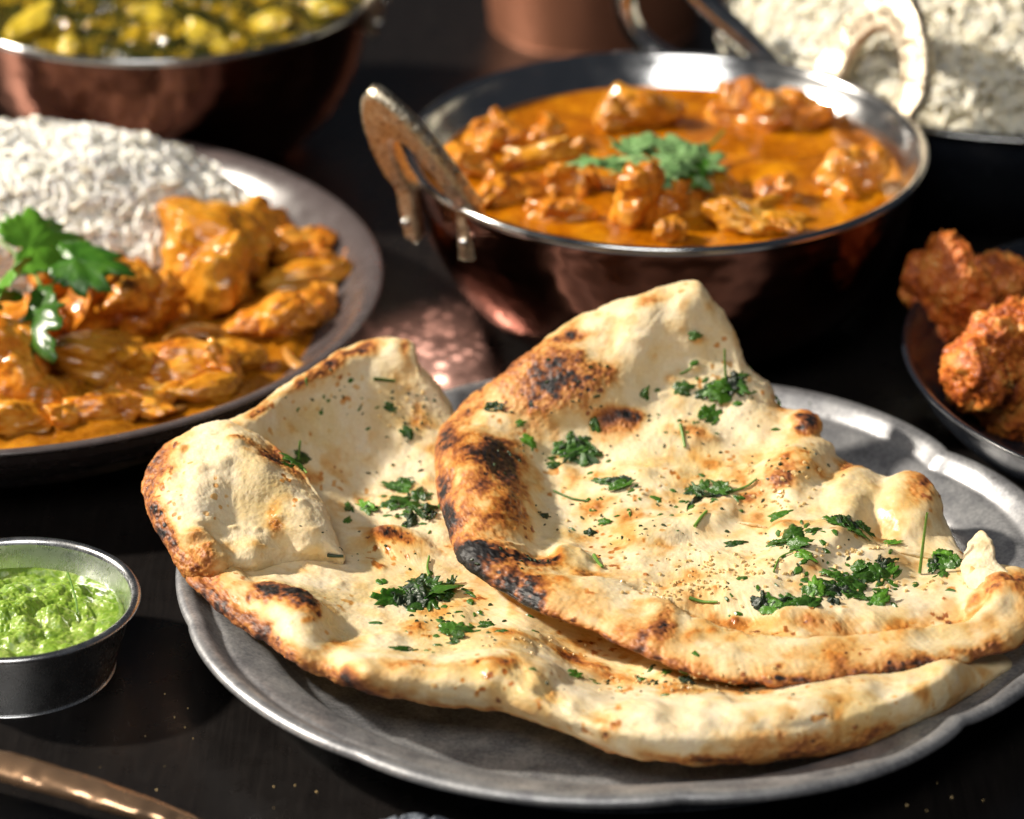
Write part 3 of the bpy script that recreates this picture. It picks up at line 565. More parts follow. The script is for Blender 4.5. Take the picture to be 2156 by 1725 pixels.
L_IN = [(800, 770, 4.1, 0), (720, 820, 3.7, 0), (640, 870, 3.5, 0), (830, 860, 3.0, 0), (740, 930, 2.6, 0), (670, 950, 2.7, 0), (850, 980, 1.9, 0), (760, 1040, 1.75, 0), (850, 1100, 1.7, 0), (780, 1180, 1.8, 0), (900, 1200, 1.8, 0), (740, 1250, 1.9, 0), (640, 1215, 2.2, 0), (850, 1320, 1.8, 0), (720, 1340, 1.9, 0), (560, 880, 4.0, 0),
        (400, 1000, 3.2, 0), (400, 1080, 2.6, 0), (480, 1030, 2.9, 0), (560, 1060, 2.4, 0), (480, 1130, 2.3, 0), (600, 1150, 1.9, 0), (560, 960, 3.2, 0), (620, 1000, 2.5, 0), (680, 1060, 2.0, 0), (440, 1190, 2.3, 0), (540, 1205, 2.3, 0), (500, 1250, 2.55, 0), (590, 1285, 2.6, 0), (660, 1330, 2.45, 0), (620, 1390, 2.3, 0), (740, 1400, 2.45, 0),
        (960, 1330, 1.8, 0), (1100, 1340, 1.8, 0), (1000, 1220, 1.7, 0), (1400, 1400, 1.6, 0), (1700, 1390, 1.5, 0)]
def rim_line(pts, n, ztop, dpy, zlow):
    out = []
    for k, (a, b) in enumerate(resample(catmull(pts, 120), n, False)):
        e = min(1.0, k/2.0, (n-1-k)/2.0+0.35); out += [(a, b, ztop(a)), (a, b-dpy, zlow(a)+(1-e)*0.35)]
    return out
L_IN += [p+(0,) for p in rim_line([(770, 1412), (860, 1404), (960, 1398), (1050, 1412), (1150, 1452), (1250, 1486), (1340, 1500), (1500, 1492), (1600, 1488), (1700, 1460), (1850, 1432), (2000, 1408)], 15, lambda a: 2.75-0.3*min(1, (a-770)/500), 40, lambda a: 1.95-0.2*min(1, (a-770)/500))]
R_IN += rim_line([(1075, 1178), (1140, 1196), (1210, 1214), (1290, 1232), (1340, 1258), (1395, 1278), (1460, 1306), (1560, 1318), (1640, 1300), (1720, 1296), (1800, 1312), (1950, 1290), (2060, 1256)], 15, lambda a: 3.4+0.42*min(1, max(0, (a-1080)/160))+0.12*math.sin(a*0.021)+0.08*math.sin(a*0.047), 46, lambda a: 2.5-0.05*min(1, max(0, (a-1100)/200)))
L_BUMP = [(430, 1160, 60, 26, 30, 0.22), (470, 1215, 70, 24, 35, 0.22), (400, 1120, 50, 20, 30, 0.15), (355, 1060, 30, 22, -10, 0.12), (345, 1010, 26, 18, -30, 0.1), (365, 965, 26, 14, -50, 0.1), (600, 1280, 75, 42, 25, 0.35), (660, 1320, 60, 40, 25, 0.12), (520, 1325, 50, 25, 40, 0.15), (640, 1390, 50, 24, 30, 0.15), (740, 1410, 50, 30, 20, 0.25), (840, 1150, 62, 26, 12, 0.28), (1080, 1390, 110, 55, 15, 0.35), (700, 780, 90, 22, -28, 0.12), (850, 740, 30, 40, 0, 0.1), (640, 870, 30, 70, 30, -0.08), (1000, 1425, 160, 26, 4, 0.1), (1180, 1500, 100, 26, 18, 0.1), (1350, 1500, 50, 22, 0, 0.15), (1500, 1480, 40, 16, 0, 0.15), (1640, 1500, 120, 30, -4, 0.12), (560, 1040, 140, 60, 50, 0.12), (440, 1030, 40, 60, 20, 0.1)]
L_SPOT = [(690, 775, 95, 17, -32, 0.42), (640, 800, 60, 14, -32, 0.36), (770, 738, 50, 14, -15, 0.40), (855, 745, 14, 34, -10, 0.42), (545, 862, 28, 18, -25, 0.38), (480, 900, 40, 12, -15, 0.22), (560, 952, 60, 18, 22, 0.40), (500, 932, 40, 12, 5, 0.34), (620, 985, 40, 14, 45, 0.26), (340, 980, 34, 40, 0, 0.26), (320, 1050, 28, 70, 0, 0.28), (345, 1130, 34, 40, 30, 0.34), (390, 1170, 44, 30, 30, 0.26), (455, 1150, 60, 14, 28, 0.22), (430, 1215, 50, 40, 30, 0.28), (500, 1200, 40, 16, 30, 0.24), (480, 1275, 60, 34, 40, 0.3), (590, 1270, 60, 24, 22, 0.72), (560, 1262, 34, 20, 20, 0.35), (640, 1300, 30, 26, 30, 0.3), (530, 1330, 60, 34, 40, 0.34), (610, 1385, 80, 26, 30, 0.38), (730, 1425, 60, 26, 20, 0.34), (700, 1370, 40, 16, 0, 0.22), (845, 1150, 56, 15, 12, 0.42), (800, 1145, 24, 14, 0, 0.2), (960, 1345, 60, 14, 20, 0.24), (870, 1330, 40, 12, 20, 0.2), (780, 1290, 40, 10, 20, 0.16), (960, 1260, 40, 30, 0, 0.2), (1030, 1415, 110, 14, 4, 0.26), (880, 1400, 80, 12, 0, 0.24), (1090, 1355, 90, 12, 14, 0.3), (1200, 1385, 60, 14, 20, 0.26), (1130, 1440, 30, 16, 20, 0.16), (1700, 1550, 110, 36, -10, 0.28), (1640, 1590, 160, 16, -4, 0.34), (1850, 1540, 90, 16, -24, 0.3), (1380, 1590, 60, 16, 10, 0.18), (1480, 1600, 60, 10, 0, 0.3), (1660, 1500, 60, 14, -8, 0.16), (1250, 1560, 60, 20, 20, 0.12), (750, 1060, 60, 24, 0, 0.10), (720, 950, 40, 14, 0, 0.10), (890, 900, 50, 50, 0, 0.12), (640, 1100, 40, 24, 40, 0.05), (1300, 1420, 80, 20, 15, 0.3), (1420, 1450, 80, 16, 5, 0.3), (1560, 1450, 90, 16, 0, 0.3)]
def l_rim(px, py, d):
    left = smooth(760, 420, px)*smooth(860, 960, py)
    return (0.09+0.30*left)*np.exp(-(d/(32.0+34*left))**2)+(0.14+0.16*fbm(np.stack([px/80, py/80, 0*px], -1), 3, 9))*smooth(1380, 1460, py)*np.exp(-((d-45)/55.0)**2)+0.24*smooth(1400, 1460, py)*np.exp(-(d/8.0)**2)-0.04
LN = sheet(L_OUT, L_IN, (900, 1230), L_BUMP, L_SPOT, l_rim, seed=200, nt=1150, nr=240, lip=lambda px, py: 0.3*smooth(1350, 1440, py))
F_OUT = [(462, 886, 4.45), (520, 903, 4.35), (565, 932, 4.15), (615, 970, 3.9), (657, 1024, 3.55), (690, 1082, 3.15), (712, 1132, 2.75), (728, 1180, 2.25), (700, 1206, 1.55), (630, 1212, 1.5), (560, 1227, 1.55), (500, 1244, 1.6), (440, 1250, 1.75), (392, 1222, 2.35), (352, 1162, 2.8), (316, 1095, 3.2), (296, 1030, 3.5), (310, 982, 3.8), (348, 936, 4.15), (400, 904, 4.35)]
F_IN = [(400, 990, 4.25), (380, 1060, 3.85), (480, 1030, 3.9), (560, 1060, 3.5), (480, 1130, 3.1), (600, 1150, 2.6), (640, 1100, 3.2), (440, 1190, 2.8), (555, 985, 4.2), (480, 945, 4.4), (660, 1160, 2.5), (540, 1190, 2.55)]
FN = sheet(z0(F_OUT), z0(F_IN), (490, 1080), L_BUMP, L_SPOT, f_rim, seed=300, nt=700, nr=150, thick=0.55, round_w=26, round_d=0.35, lump=0.13, blisters=26)
naan('naan_bread.001', [LN, FN], 'lower naan with a pale folded left flap, lying partly beneath the charred front naan')

# ------------------------------------------------------------------ chicken pieces
def blob(rad, rot, rs, sub, rough_amp, fibre, grain, facets):
    iv, f = ico(sub); seed = rs.randint(1, 9999); v = iv.copy()
    for k in range(facets):
        n = rs.normal(size=3); n /= np.linalg.norm(n); d = v@n; lim = rs.uniform(0.55, 0.8)
        v = v-n*(np.clip(d-lim, 0, None)*0.82)[:, None]
    rr = 1+rough_amp*fbm(iv*1.1+seed*3.1, 3, seed)*1.6+0.10*fbm(iv*2.6+seed, 3, seed+1)
    rr = rr+fibre*(1-np.abs(vnoise(iv*np.array([1.2, 4.5, 4.5])+seed, seed+2)))+0.35*fibre*vnoise(iv*np.array([2, 13, 13])+seed, seed+3)
    if grain: rr = rr+grain*(np.abs(vnoise(iv*9, seed+4))+0.6*np.abs(vnoise(iv*19, seed+5))-0.3)
    return (v*rr[:, None]*np.array(rad))@np.array(Euler([math.radians(a) for a in rot]).to_matrix()).T, f
def chunk(name, pos, rad, rot, seed, mat, label, cat='chicken', group=None, sub=5, rough_amp=0.24, fibre=0.05, grain=0.0, facets=5, lobes=0):
    """one irregular piece: a main mass with torn side lumps grown into it"""
    rs = np.random.RandomState(seed); v, f = blob(rad, rot, rs, sub, rough_amp, fibre, grain, facets); V, F, n = [v], [f], len(v)
    for k in range(lobes):
        d = rs.normal(size=3); d[2] = abs(d[2])*0.8; d /= np.linalg.norm(d); c = v[int(np.argmax(v@d))]*rs.uniform(0.6, 0.85); sc_ = rs.uniform(0.3, 0.52)
        v2, f2 = blob([sc_*q*rs.uniform(0.8, 1.3) for q in rad], rs.uniform(-60, 60, 3), rs, sub-1, rough_amp*1.2, fibre, grain*1.3, facets)
        V.append(v2+c); F.append(f2+n); n += len(v2)
    o = obj(name, np.asarray(pos)+np.vstack(V), np.vstack(F), mat, loc=pos)
    return tag(o, label, cat, group)
G1 = 'chicken pieces in the copper curry bowl'
BOWL = [((1325, 243, 5.35), (1.25, 0.75, 0.75), (0, 15, 10), 'smooth pale orange chicken piece nearest the back wall of the copper curry bowl', 'chicken'),
 ((1590, 235, 5.4), (1.35, 0.9, 0.8), (10, 0, -10), 'big craggy chicken piece at the back right of the copper bowl', 'roast'),
 ((1560, 205, 5.9), (0.5, 0.45, 0.6), (0, 0, 0), 'small orange knob of chicken sitting highest at the back of the copper bowl', 'roast'),
 ((1690, 245, 5.3), (0.85, 0.6, 0.6), (0, 30, 20), 'chicken piece by the back right rim below the sunlit brass handle', 'roast'),
 ((1795, 375, 5.35), (1.15, 0.7, 0.85), (0, -20, 20), 'lone chicken piece near the right rim of the copper bowl', 'roast'),
 ((1345, 435, 5.4), (0.85, 0.75, 1.25), (0, 12, 0), 'tall pointed chicken piece at the front centre of the copper bowl', 'roast'),
 ((1425, 425, 5.4), (0.8, 0.6, 0.8), (0, 10, 30), 'chicken piece just below the cilantro and right of the tall pointed piece', 'roast'),
 ((1505, 405, 5.2), (0.8, 0.7, 0.6), (0, 0, 50), 'low chicken piece half sunk in sauce right of the cilantro garnish', 'chicken'),
 ((1205, 385, 5.3), (0.6, 0.5, 0.75), (0, -25, 0), 'curled ridged chicken piece left of the cilantro garnish in the bowl', 'roast'),
 ((1590, 468, 5.25), (1.15, 0.6, 0.55), (0, 10, -15), 'long pale chicken piece by the front right rim of the copper bowl', 'chicken'),
 ((1635, 412, 5.2), (0.7, 0.5, 0.5), (0, 0, 15), 'dark edged chicken piece behind the long pale one in the copper bowl', 'roast'),
 ((1055, 295, 5.3), (0.8, 0.6, 0.6), (0, 20, 0), 'round chicken piece near the back left wall of the copper bowl', 'roast'),
 ((1150, 288, 5.3), (0.6, 0.5, 0.5), (0, 0, 10), 'small chicken piece right of the round one at the back left', 'roast'),
 ((985, 345, 5.25), (0.85, 0.6, 0.5), (0, 10, 30), 'chicken piece touching the left wall beside the leaning brass handle', 'roast'),
 ((1130, 335, 5.25), (1.5, 0.35, 0.4), (0, -4, 12), 'long thin strip of chicken left of the cilantro in the copper bowl', 'chicken'),
 ((1075, 405, 5.15), (1.1, 0.7, 0.45), (0, 0, 20), 'flat ragged chicken piece at the left front of the copper bowl', 'roast'),
 ((1175, 450, 5.15), (0.9, 0.5, 0.4), (0, 0, -10), 'low chicken piece by the front left rim of the copper bowl', 'roast'),
 ((1412, 487, 5.3), (0.42, 0.35, 0.4), (0, 0, 0), 'tiny orange chicken bit at the middle of the front rim', 'chicken')]
for i, (p, rad, rot, lab, mt) in enumerate(BOWL):
    chunk('chicken_piece', U(p[0], p[1], p[2]+0.40), [1.12*q for q in rad], rot, 300+i, MT[mt], lab, 'chicken', G1, 5, 0.36, 0.10, 0.04, 4, 4)
G2 = 'chicken pieces on the stoneware plate'
PLATE = [((430, 520, 2.9), (1.7, 1.25, 1.1), (0, 15, -15), 'largest smooth golden chicken piece on the stoneware plate, resting against the rice', 'chicken'),
 ((460, 610, 2.3), (0.95, 0.95, 1.5), (8, 8, 0), 'tall golden chicken lobe hanging down in front of the largest piece', 'chicken'),
 ((545, 500, 2.6), (1.0, 0.9, 0.7), (0, 25, 0), 'rounded chicken piece right of the largest golden piece, beside the rice end', 'chicken'),
 ((225, 640, 2.6), (1.35, 1.0, 0.95), (0, -18, 10), 'craggy dark edged chicken piece right of the cilantro leaves', 'roast'),
 ((320, 650, 2.3), (0.9, 0.8, 0.8), (0, 20, 0), 'chicken piece between the craggy one and the tall golden lobe', 'roast'),
 ((640, 525, 2.3), (0.85, 0.7, 0.65), (0, 10, 0), 'small craggy chicken piece near the right rim of the stoneware plate', 'roast'),
 ((650, 595, 2.0), (1.3, 0.55, 0.5), (0, -8, 10), 'long narrow chicken piece below the small craggy piece at right', 'chicken'),
 ((670, 655, 1.9), (0.8, 0.65, 0.55), (0, 0, 20), 'glossy round bit of curry chicken nearest the right rim', 'roast'),
 ((205, 765, 2.2), (1.6, 1.0, 0.85), (0, 12, -8), 'wide yellow orange chicken piece at the front left of the stoneware plate', 'chicken'),
 ((375, 790, 1.9), (1.3, 0.8, 0.65), (0, -5, 12), 'chicken piece with browned top right of the wide yellow orange piece', 'roast'),
 ((15, 800, 2.2), (0.95, 0.9, 1.25), (0, -10, 0), 'chicken piece cut by the left edge of the photo on the stoneware plate', 'roast'),
 ((560, 690, 1.85), (1.1, 0.8, 0.55), (0, 0, 10), 'low chicken piece half covered in gravy right of the tall golden lobe', 'roast'),
 ((480, 765, 1.8), (0.9, 0.6, 0.5), (0, 0, 20), 'small chicken piece at the right front below the curled onion strip', 'chicken'),
 ((290, 850, 1.75), (0.9, 0.55, 0.45), (0, 0, -10), 'low chicken piece in gravy closest to the front rim of the stoneware plate', 'roast'),
 ((110, 850, 1.75), (1.0, 0.6, 0.55), (0, 0, 10), 'chicken piece at the front left below the wide yellow orange one', 'chicken'),
 ((740, 560, 1.8), (0.5, 0.5, 0.4), (0, 0, 10), 'small bit of chicken against the right rim of the stoneware plate', 'roast'),
 ((205, 868, 1.8), (1.0, 0.6, 0.5), (0, 0, 5), 'chicken piece at the very front between two others near the plate rim', 'roast'),
 ((30, 890, 1.8), (1.1, 0.6, 0.5), (0, 0, -5), 'chicken piece in the front left corner of the gravy by the rim', 'chicken'),
 ((425, 832, 1.8), (0.9, 0.5, 0.45), (0, 0, 15), 'flat chicken piece in gravy at the front right beside the thin onion strip', 'chicken'),
 ((130, 590, 2.3), (0.8, 0.7, 0.7), (0, 0, 0), 'chicken piece mostly hidden under the cilantro leaves', 'roast'),
 ((60, 700, 2.0), (1.0, 0.8, 0.7), (0, 0, 0), 'chicken piece beneath the dark hanging cilantro leaf', 'roast')]
for i, (p, rad, rot, lab, mt) in enumerate(PLATE):
    chunk('chicken_piece', U(*p)+[0, 0, .15], [1.28*q for q in rad], rot, 340+i, MT[mt], lab, 'chicken', G2, 5, 0.32 if mt == 'roast' else 0.24, 0.10, 0.04 if mt == 'roast' else 0.015, 5, 4 if mt == 'roast' else 1)
G4 = 'onion strips in the gravy'
for pts, lab in [([(345, 715, 2.2), (385, 692, 2.6), (440, 690, 2.5), (480, 700, 2.2)], 'translucent onion strip lying between the tall golden lobe and the browned piece'),
                 ([(600, 735, 1.9), (620, 765, 1.95), (650, 770, 1.9), (685, 735, 1.8)], 'curled onion strip in gravy near the right rim of the stoneware plate'),
                 ([(320, 850, 1.75), (350, 862, 1.8), (390, 855, 1.75)], 'thin onion strip in the gravy near the front rim')]:
    pp = catmull([U(*q) for q in pts], 40); n_ = len(pp); V, F = tube(pp, 0.20*np.sin(np.linspace(0.25, 2.9, n_))+0.03, 12, 0.45)
    tag(obj('onion_strip', V, F, MT['onion']), lab, 'onion', G4)
G3 = 'fried chicken pieces in the black bowl'
for i, (p, rad, rot, lab) in enumerate([((2005, 615, 3.5), (1.25, 1.15, 1.45), (0, -14, 10), 'leftmost knobbly reddish fried chicken piece in the black bowl'),
        ((2135, 775, 2.9), (1.65, 1.4, 1.75), (0, 10, 0), 'front golden crusted fried chicken piece in the black bowl'),
        ((2110, 620, 2.9), (1.3, 1.1, 0.9), (0, 20, 0), 'dark shaded fried chicken piece behind the golden crusted one'),
        ((1965, 690, 2.2), (0.55, 0.7, 0.8), (0, 0, 20), 'charred lower knob of fried chicken beside the bowl wall')]):
    chunk('fried_chicken', U(*p), [1.18*q for q in rad], rot, 420+i, MT['fried'], lab, 'chicken', G3, 6, 0.24, 0.02, 0.12, 3, 3)

# ------------------------------------------------------------------ rice: real grains, far too many to count
def grain_mesh():
    m, k = 6, 6; x = np.array([-1, -0.82, -0.35, 0.35, 0.82, 1.0]); rad = np.array([0.15, 0.68, 1, 1, 0.68, 0.15]); th = np.linspace(0, 2*np.pi, k, endpoint=False)
    V = np.stack([np.repeat(x, k)*0.36, np.outer(rad, np.cos(th)).ravel()*0.118, np.outer(rad, np.sin(th)).ravel()*0.105], -1)
    F = [tuple(q) for q in quads(m, k)]; T = []
    for q in F: T += [(q[0], q[1], q[2]), (q[0], q[2], q[3])]
    T += [(0, j+1, j) for j in range(1, k-1)]+[((m-1)*k, (m-1)*k+j, (m-1)*k+j+1) for j in range(1, k-1)]
    return V, np.array(T)
def rice_heap(name, centre, rad, n, label, seed, scale=1.0, extra=0, mat='rice'):
    rs = np.random.RandomState(seed); gv, gf = grain_mesh(); gv = gv*scale
    iv, f = ico(5); core = iv.copy(); core[:, 2] = np.clip(core[:, 2], -0.02, None)
    lump = lambda D: 1+0.10*fbm(D*2.2+seed, 3, seed)+0.06*fbm(D*6+seed, 2, seed+3)
    core = centre+core*np.array(rad)*(lump(core)*0.94)[:, None]
    D = rs.normal(size=(n, 3)); D[:, 2] = np.abs(D[:, 2]); D /= np.linalg.norm(D, axis=1)[:, None]
    depth = rs.uniform(0.945, 1.02, n); depth[rs.rand(n) < 0.04] += 0.02
    pos = centre+D*np.array(rad)*(lump(D)*depth)[:, None]
    nor = D/np.array(rad); nor /= np.linalg.norm(nor, axis=1)[:, None]
    if extra:
        a = rs.uniform(0, 2*np.pi, extra); q = rs.uniform(0.98, 1.13, extra)
        e = centre+np.stack([np.cos(a)*rad[0]*q, np.sin(a)*rad[1]*q, rs.uniform(0.0, 0.25, extra)], -1); pos = np.vstack([pos, e]); nor = np.vstack([nor, np.tile([0, 0, 1.0], (extra, 1))])
    N = len(pos); t = rs.normal(size=(N, 3)); t -= nor*((t*nor).sum(1)*rs.uniform(0.78, 1.0, N))[:, None]; t /= np.linalg.norm(t, axis=1)[:, None]
    b = np.cross(nor, t); b /= np.linalg.norm(b, axis=1)[:, None]; c = np.cross(t, b)
    L = rs.uniform(0.75, 1.2, N)
    G = pos[:, None]+gv[None, :, 0:1]*(t*L[:, None])[:, None]+gv[None, :, 1:2]*b[:, None]+(gv[None, :, 2:3]+0.25*(gv[None, :, 0:1]**2))*c[:, None]
    V = np.vstack([core, G.reshape(-1, 3)]); F = np.vstack([f, (gf[None]+(np.arange(N)*len(gv))[:, None, None]).reshape(-1, 3)+len(core)])
    tone = np.r_[np.full(len(core), 0.55), np.repeat(np.clip(rs.normal(0.22, 0.2, N), 0, 1), len(gv))]
    return tag(obj(name, V, F, MT[mat], loc=centre, attrs={'tone': tone}), label, 'rice', None, 'stuff')
rice_heap('rice', np.array([-17.6, 121.0, 0.9]), (9.2, 4.6, 4.9), 9000, 'mound of loose white rice grains on the stoneware plate', 5, 0.98, 60)
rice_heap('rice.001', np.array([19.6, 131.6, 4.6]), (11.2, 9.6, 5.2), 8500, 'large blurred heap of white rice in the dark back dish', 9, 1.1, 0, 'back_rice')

# ------------------------------------------------------------------ cilantro
def leaf_mesh(name, seed, mat, lobes=5, cup=0.25, crinkle=0.05, depth=0.42, thin=0.012):
    rs = np.random.RandomState(seed); nr, nt = 7, 96
    th = np.linspace(-math.pi, math.pi, nt, endpoint=False)
    R = 0.62+0.0*th
    for k in range(lobes):
        a = (k-(lobes-1)/2)*(2.25/(max(lobes-1, 1)))+rs.uniform(-.1, .1); ln = rs.uniform(0.85, 1.0)*(1-0.13*abs(k-(lobes-1)/2))
        d = np.angle(np.exp(1j*(th-a))); R = np.maximum(R, ln*np.exp(-(np.abs(d)/0.36)**3)+0.05)
    R = np.where(np.abs(th) > 2.0, np.maximum(0.14, R*np.cos(np.clip((np.abs(th)-2.0)/1.15*1.5, 0, 1.45))), R)
    R = R*(1-0.13*np.abs(np.sin(th*11+rs.uniform(0, 6)))**0.7-0.05*rs.rand(nt))
    s = np.linspace(0, 1, nr)[:, None]; x = s*R*np.cos(th); y = s*R*np.sin(th)
    P = np.stack([x.ravel(), y.ravel(), 0*x.ravel()], -1); r2 = np.hypot(P[:, 0], P[:, 1])
    vein = np.tile(np.abs(np.sin(th*lobes/2.25*1.35+0.4)), nr)
    z = cup*r2**2*rs.uniform(-1, 1)+cup*0.9*(P[:, 1]**2)*rs.choice([-1, 1])+crinkle*fbm(P*3.2+seed, 3, seed)*2+0.035*vein*r2
    P[:, 2] = z; Q = P.copy(); Q[:, 2] -= thin
    V = np.vstack([P, Q]); F = quads(nr, nt); n0 = nr*nt; e = (nr-1)*nt+np.arange(nt); e2 = np.roll(e, -1)
    F = np.vstack([F[:, ::-1], F+n0, np.stack([e, e2, e2+n0, e+n0], -1)])
    return mesh(name, V*CM, F, mat)
LEAFS = {}
for nm, mk, cr, cu in (('leaf', 'leaf', 0.05, 0.25), ('pale', 'pale', 0.08, 0.3), ('herb', 'herb', 0.07, 0.35), ('dark', 'dark_herb', 0.16, 0.5)):
    LEAFS[nm] = [leaf_mesh('leaf', 900+17*i+len(nm), MT[mk], [5, 3, 4, 5][i], cu, cr) for i in range(4)]
def at_bread(px, py):                           # front naan, then the folded flap, then the lower naan
    """nearest point of the naan surface under a spot of the photo: top naan first"""
    best = None
    for B in (RN, FN, LN):
        d = (B['px']-px)**2+(B['py']-py)**2; i = int(np.argmin(d))
        if d[i] < 60: best = (B['P'][i], B['N'][i]); break
    if best is None: best = (U(px, py, 2.0), np.array([0, 0, 1.0]))
    return best
def frame_from(n, ang):
    n = Vector(n).normalized(); x = Vector((math.cos(ang), math.sin(ang), 0)); x = (x-n*x.dot(n)).normalized(); y = n.cross(x)
    return Matrix((x, y, n)).transposed().to_4x4()
def stem_mesh(pts, rad): 
    p = catmull(np.asarray(pts), 20); return tube(p, np.linspace(rad, rad*0.7, len(p)), 8)
HERB_G = 'cilantro pieces scattered on the naan'
def sprig(px, py, w_, n, label, kind='herb', size=0.42, seed=0, h_=None, stem=None, name='cilantro_sprig', group=HERB_G):
    rs = random.Random(seed*31+px); P0, N0 = at_bread(px, py)
    t = thing(name, P0, label, 'cilantro', group)
    n = int(n*1.35+0.5)
    for k in range(n):
        r = math.sqrt((k+0.3)/n); a = k*2.4+rs.random()
        P, N = at_bread(px+w_*r*math.cos(a), py+(h_ or w_*0.6)*r*math.sin(a))
        tilt = Vector(N)+Vector((rs.uniform(-.35, .35), rs.uniform(-.45, .15), rs.uniform(-.05, .2)))
        sc_ = 1.65*size*rs.uniform(0.75, 1.25)
        M = Matrix.Translation((Vector(P)+Vector(N)*rs.uniform(0.03, 0.10)-Vector(P0))*CM)@frame_from(tilt, rs.uniform(0, 6.28))@Matrix.Diagonal((sc_*rs.uniform(0.9, 1.25), sc_*rs.uniform(0.35, 0.85), sc_, 1))
        kk = kind if rs.random() < 0.6 else rs.choice(['leaf', 'herb', 'dark', 'dark'] if kind == 'herb' else ['dark', 'herb'])
        inst('leaf', LEAFS[kk][rs.randrange(4)], t, M)
    for st in (stem or []):
        pts = []
        for q in st:
            Pq, Nq = at_bread(q[0], q[1]) if len(q) == 2 else (U(*q), np.zeros(3)); pts.append(Pq+Nq*0.06)
        V, F = stem_mesh(pts, 0.045); obj('stem', V, F, MT['stem'], t)
    return t
def one_leaf(px, py, size, ang, label, kind='herb', k=0, narrow=0.7):
    P, N = at_bread(px, py); o = bpy.data.objects.new('cilantro_scrap', LEAFS[kind][k]); COL.objects.link(o)
    size *= 1.5; M = Matrix.Translation(Vector(P+N*0.06)*CM)@frame_from(Vector(N)+Vector((0.1*math.sin(px), -0.25, 0.1)), math.radians(ang))@Matrix.Diagonal((size, size*narrow, size, 1)); o.matrix_world = M
    return tag(o, label, 'cilantro', HERB_G)
def one_stem(pts, label, rad=0.04, mat='stem', lift=0.05):
    pp = []
    for q in pts:
        if len(q) == 2: P, N = at_bread(*q); pp.append(P+N*lift)
        else: pp.append(U(*q))
    V, F = stem_mesh(pp, rad); return tag(obj('stalk_of_cilantro', V, F, MT[mat]), label, 'cilantro', HERB_G)
def rise(px, py, px2, py2):
    """a stem that stands up from the bread: foot on the surface, tip above it"""
    P, N = at_bread(px, py); h = (py-py2)/62.0
    return [(px, py), (px+(px2-px)*0.5, py+(py2-py)*0.5, P[2]+h*0.5), (px2, py2, P[2]+h)]
sprig(1215, 945, 42, 9, 'largest dark green cilantro cluster on the upper middle of the front naan', 'herb', 0.44, 1)
one_leaf(1253, 890, 0.5, -70, 'long upright cilantro leaf just above the largest cluster', 'herb', 1, 0.5)
sprig(1527, 815, 30, 6, 'dark cilantro cluster with a thin upright stem on the raised back of the naan', 'herb', 0.40, 2, stem=[rise(1527, 800, 1526, 735)])
one_leaf(1430, 820, 0.42, 20, 'broad dark cilantro leaf left of the upright stem cluster', 'herb', 1, 0.75)
one_leaf(1490, 878, 0.46, 60, 'bright cilantro leaf just below the upright stem cluster', 'herb', 2, 0.85)
one_leaf(1455, 708, 0.24, 10, 'small cilantro leaf highest up near the naan peak', 'herb', 0)
one_stem([(1432, 790), (1450, 778), (1470, 760)], 'thin green cilantro stem lying slanted beneath the naan peak', 0.035)
one_leaf(1355, 828, 0.28, 80, 'dark upright cilantro bit right of the upper char patch', 'herb', 1, 0.5)
one_stem([(1432, 905), (1438, 925), (1442, 945)], 'short bright green stem over the brown triangular spot', 0.06)
one_leaf(1105, 930, 0.34, -30, 'small bright cilantro leaf left of the largest cluster', 'leaf', 0)
one_leaf(1160, 982, 0.32, 10, 'flat cilantro leaf below left of the largest cluster', 'herb', 3, 0.6)
sprig(1297, 1022, 28, 3, 'pair of small cilantro leaves in the middle of the front naan', 'herb', 0.36, 3, 14)
sprig(1490, 1042, 46, 6, 'wide dark cilantro cluster with a pale stem tip, above the golden blister', 'herb', 0.38, 4, 18, [[(1535, 1045), (1570, 1035), (1600, 1022)]])
one_leaf(1635, 1090, 0.46, 15, 'frilly light green cilantro leaf below the brown blister', 'leaf', 3, 0.6)
one_leaf(1638, 843, 0.30, -15, 'cilantro leaf on the right rim of the raised back edge', 'herb', 0, 0.55)
sprig(1655, 1160, 34, 3, 'long folded cilantro leaf pointing down left on the right half', 'herb', 0.46, 5, 16)
one_leaf(1705, 1140, 0.34, 20, 'narrow cilantro tip at the upper right of the long folded leaf', 'herb', 1, 0.4)
sprig(1780, 1122, 38, 5, 'ruffled green cilantro leaf left of the big pale bubble', 'herb', 0.44, 6, 20)
one_leaf(1875, 1141, 0.36, 4, 'oval cilantro leaf lying flat below the big pale bubble', 'leaf', 2, 0.35)
one_stem(rise(1936, 1205, 1952, 1080), 'tall thin cilantro stem standing upright near the right edge', 0.05)
sprig(1988, 1192, 30, 6, 'curled dark cilantro tuft right of the tall upright stem', 'herb', 0.36, 7, 26)
sprig(1840, 1205, 44, 6, 'cilantro tuft left of the tall upright stem', 'herb', 0.38, 8, 18)
sprig(1755, 1240, 62, 9, 'wide tangled cilantro band on the lower right of the front naan', 'herb', 0.42, 9, 24)
sprig(1650, 1272, 62, 5, 'long flat cilantro strip just above the front crust', 'herb', 0.36, 10, 9)
sprig(1845, 1262, 44, 4, 'cilantro shreds between the tangled band and the front crust', 'herb', 0.32, 11, 12)
one_leaf(1540, 1145, 0.42, 10, 'cilantro leaf right of the golden blister in the middle', 'herb', 3, 0.5)
one_stem([(1462, 1118), (1476, 1105), (1490, 1095)], 'short bright stem on the small golden blister', 0.055)
one_leaf(1690, 1190, 0.40, -35, 'cilantro leaf with thin stalk below the long folded leaf', 'leaf', 1, 0.6)
one_stem([(1630, 1220), (1645, 1195), (1680, 1182)], 'curved thin stalk left of the tangled cilantro band', 0.03)
one_stem([(1165, 1035), (1200, 1052), (1240, 1062)], 'thin dark stem lying left of the pair of small leaves', 0.035, 'herb')
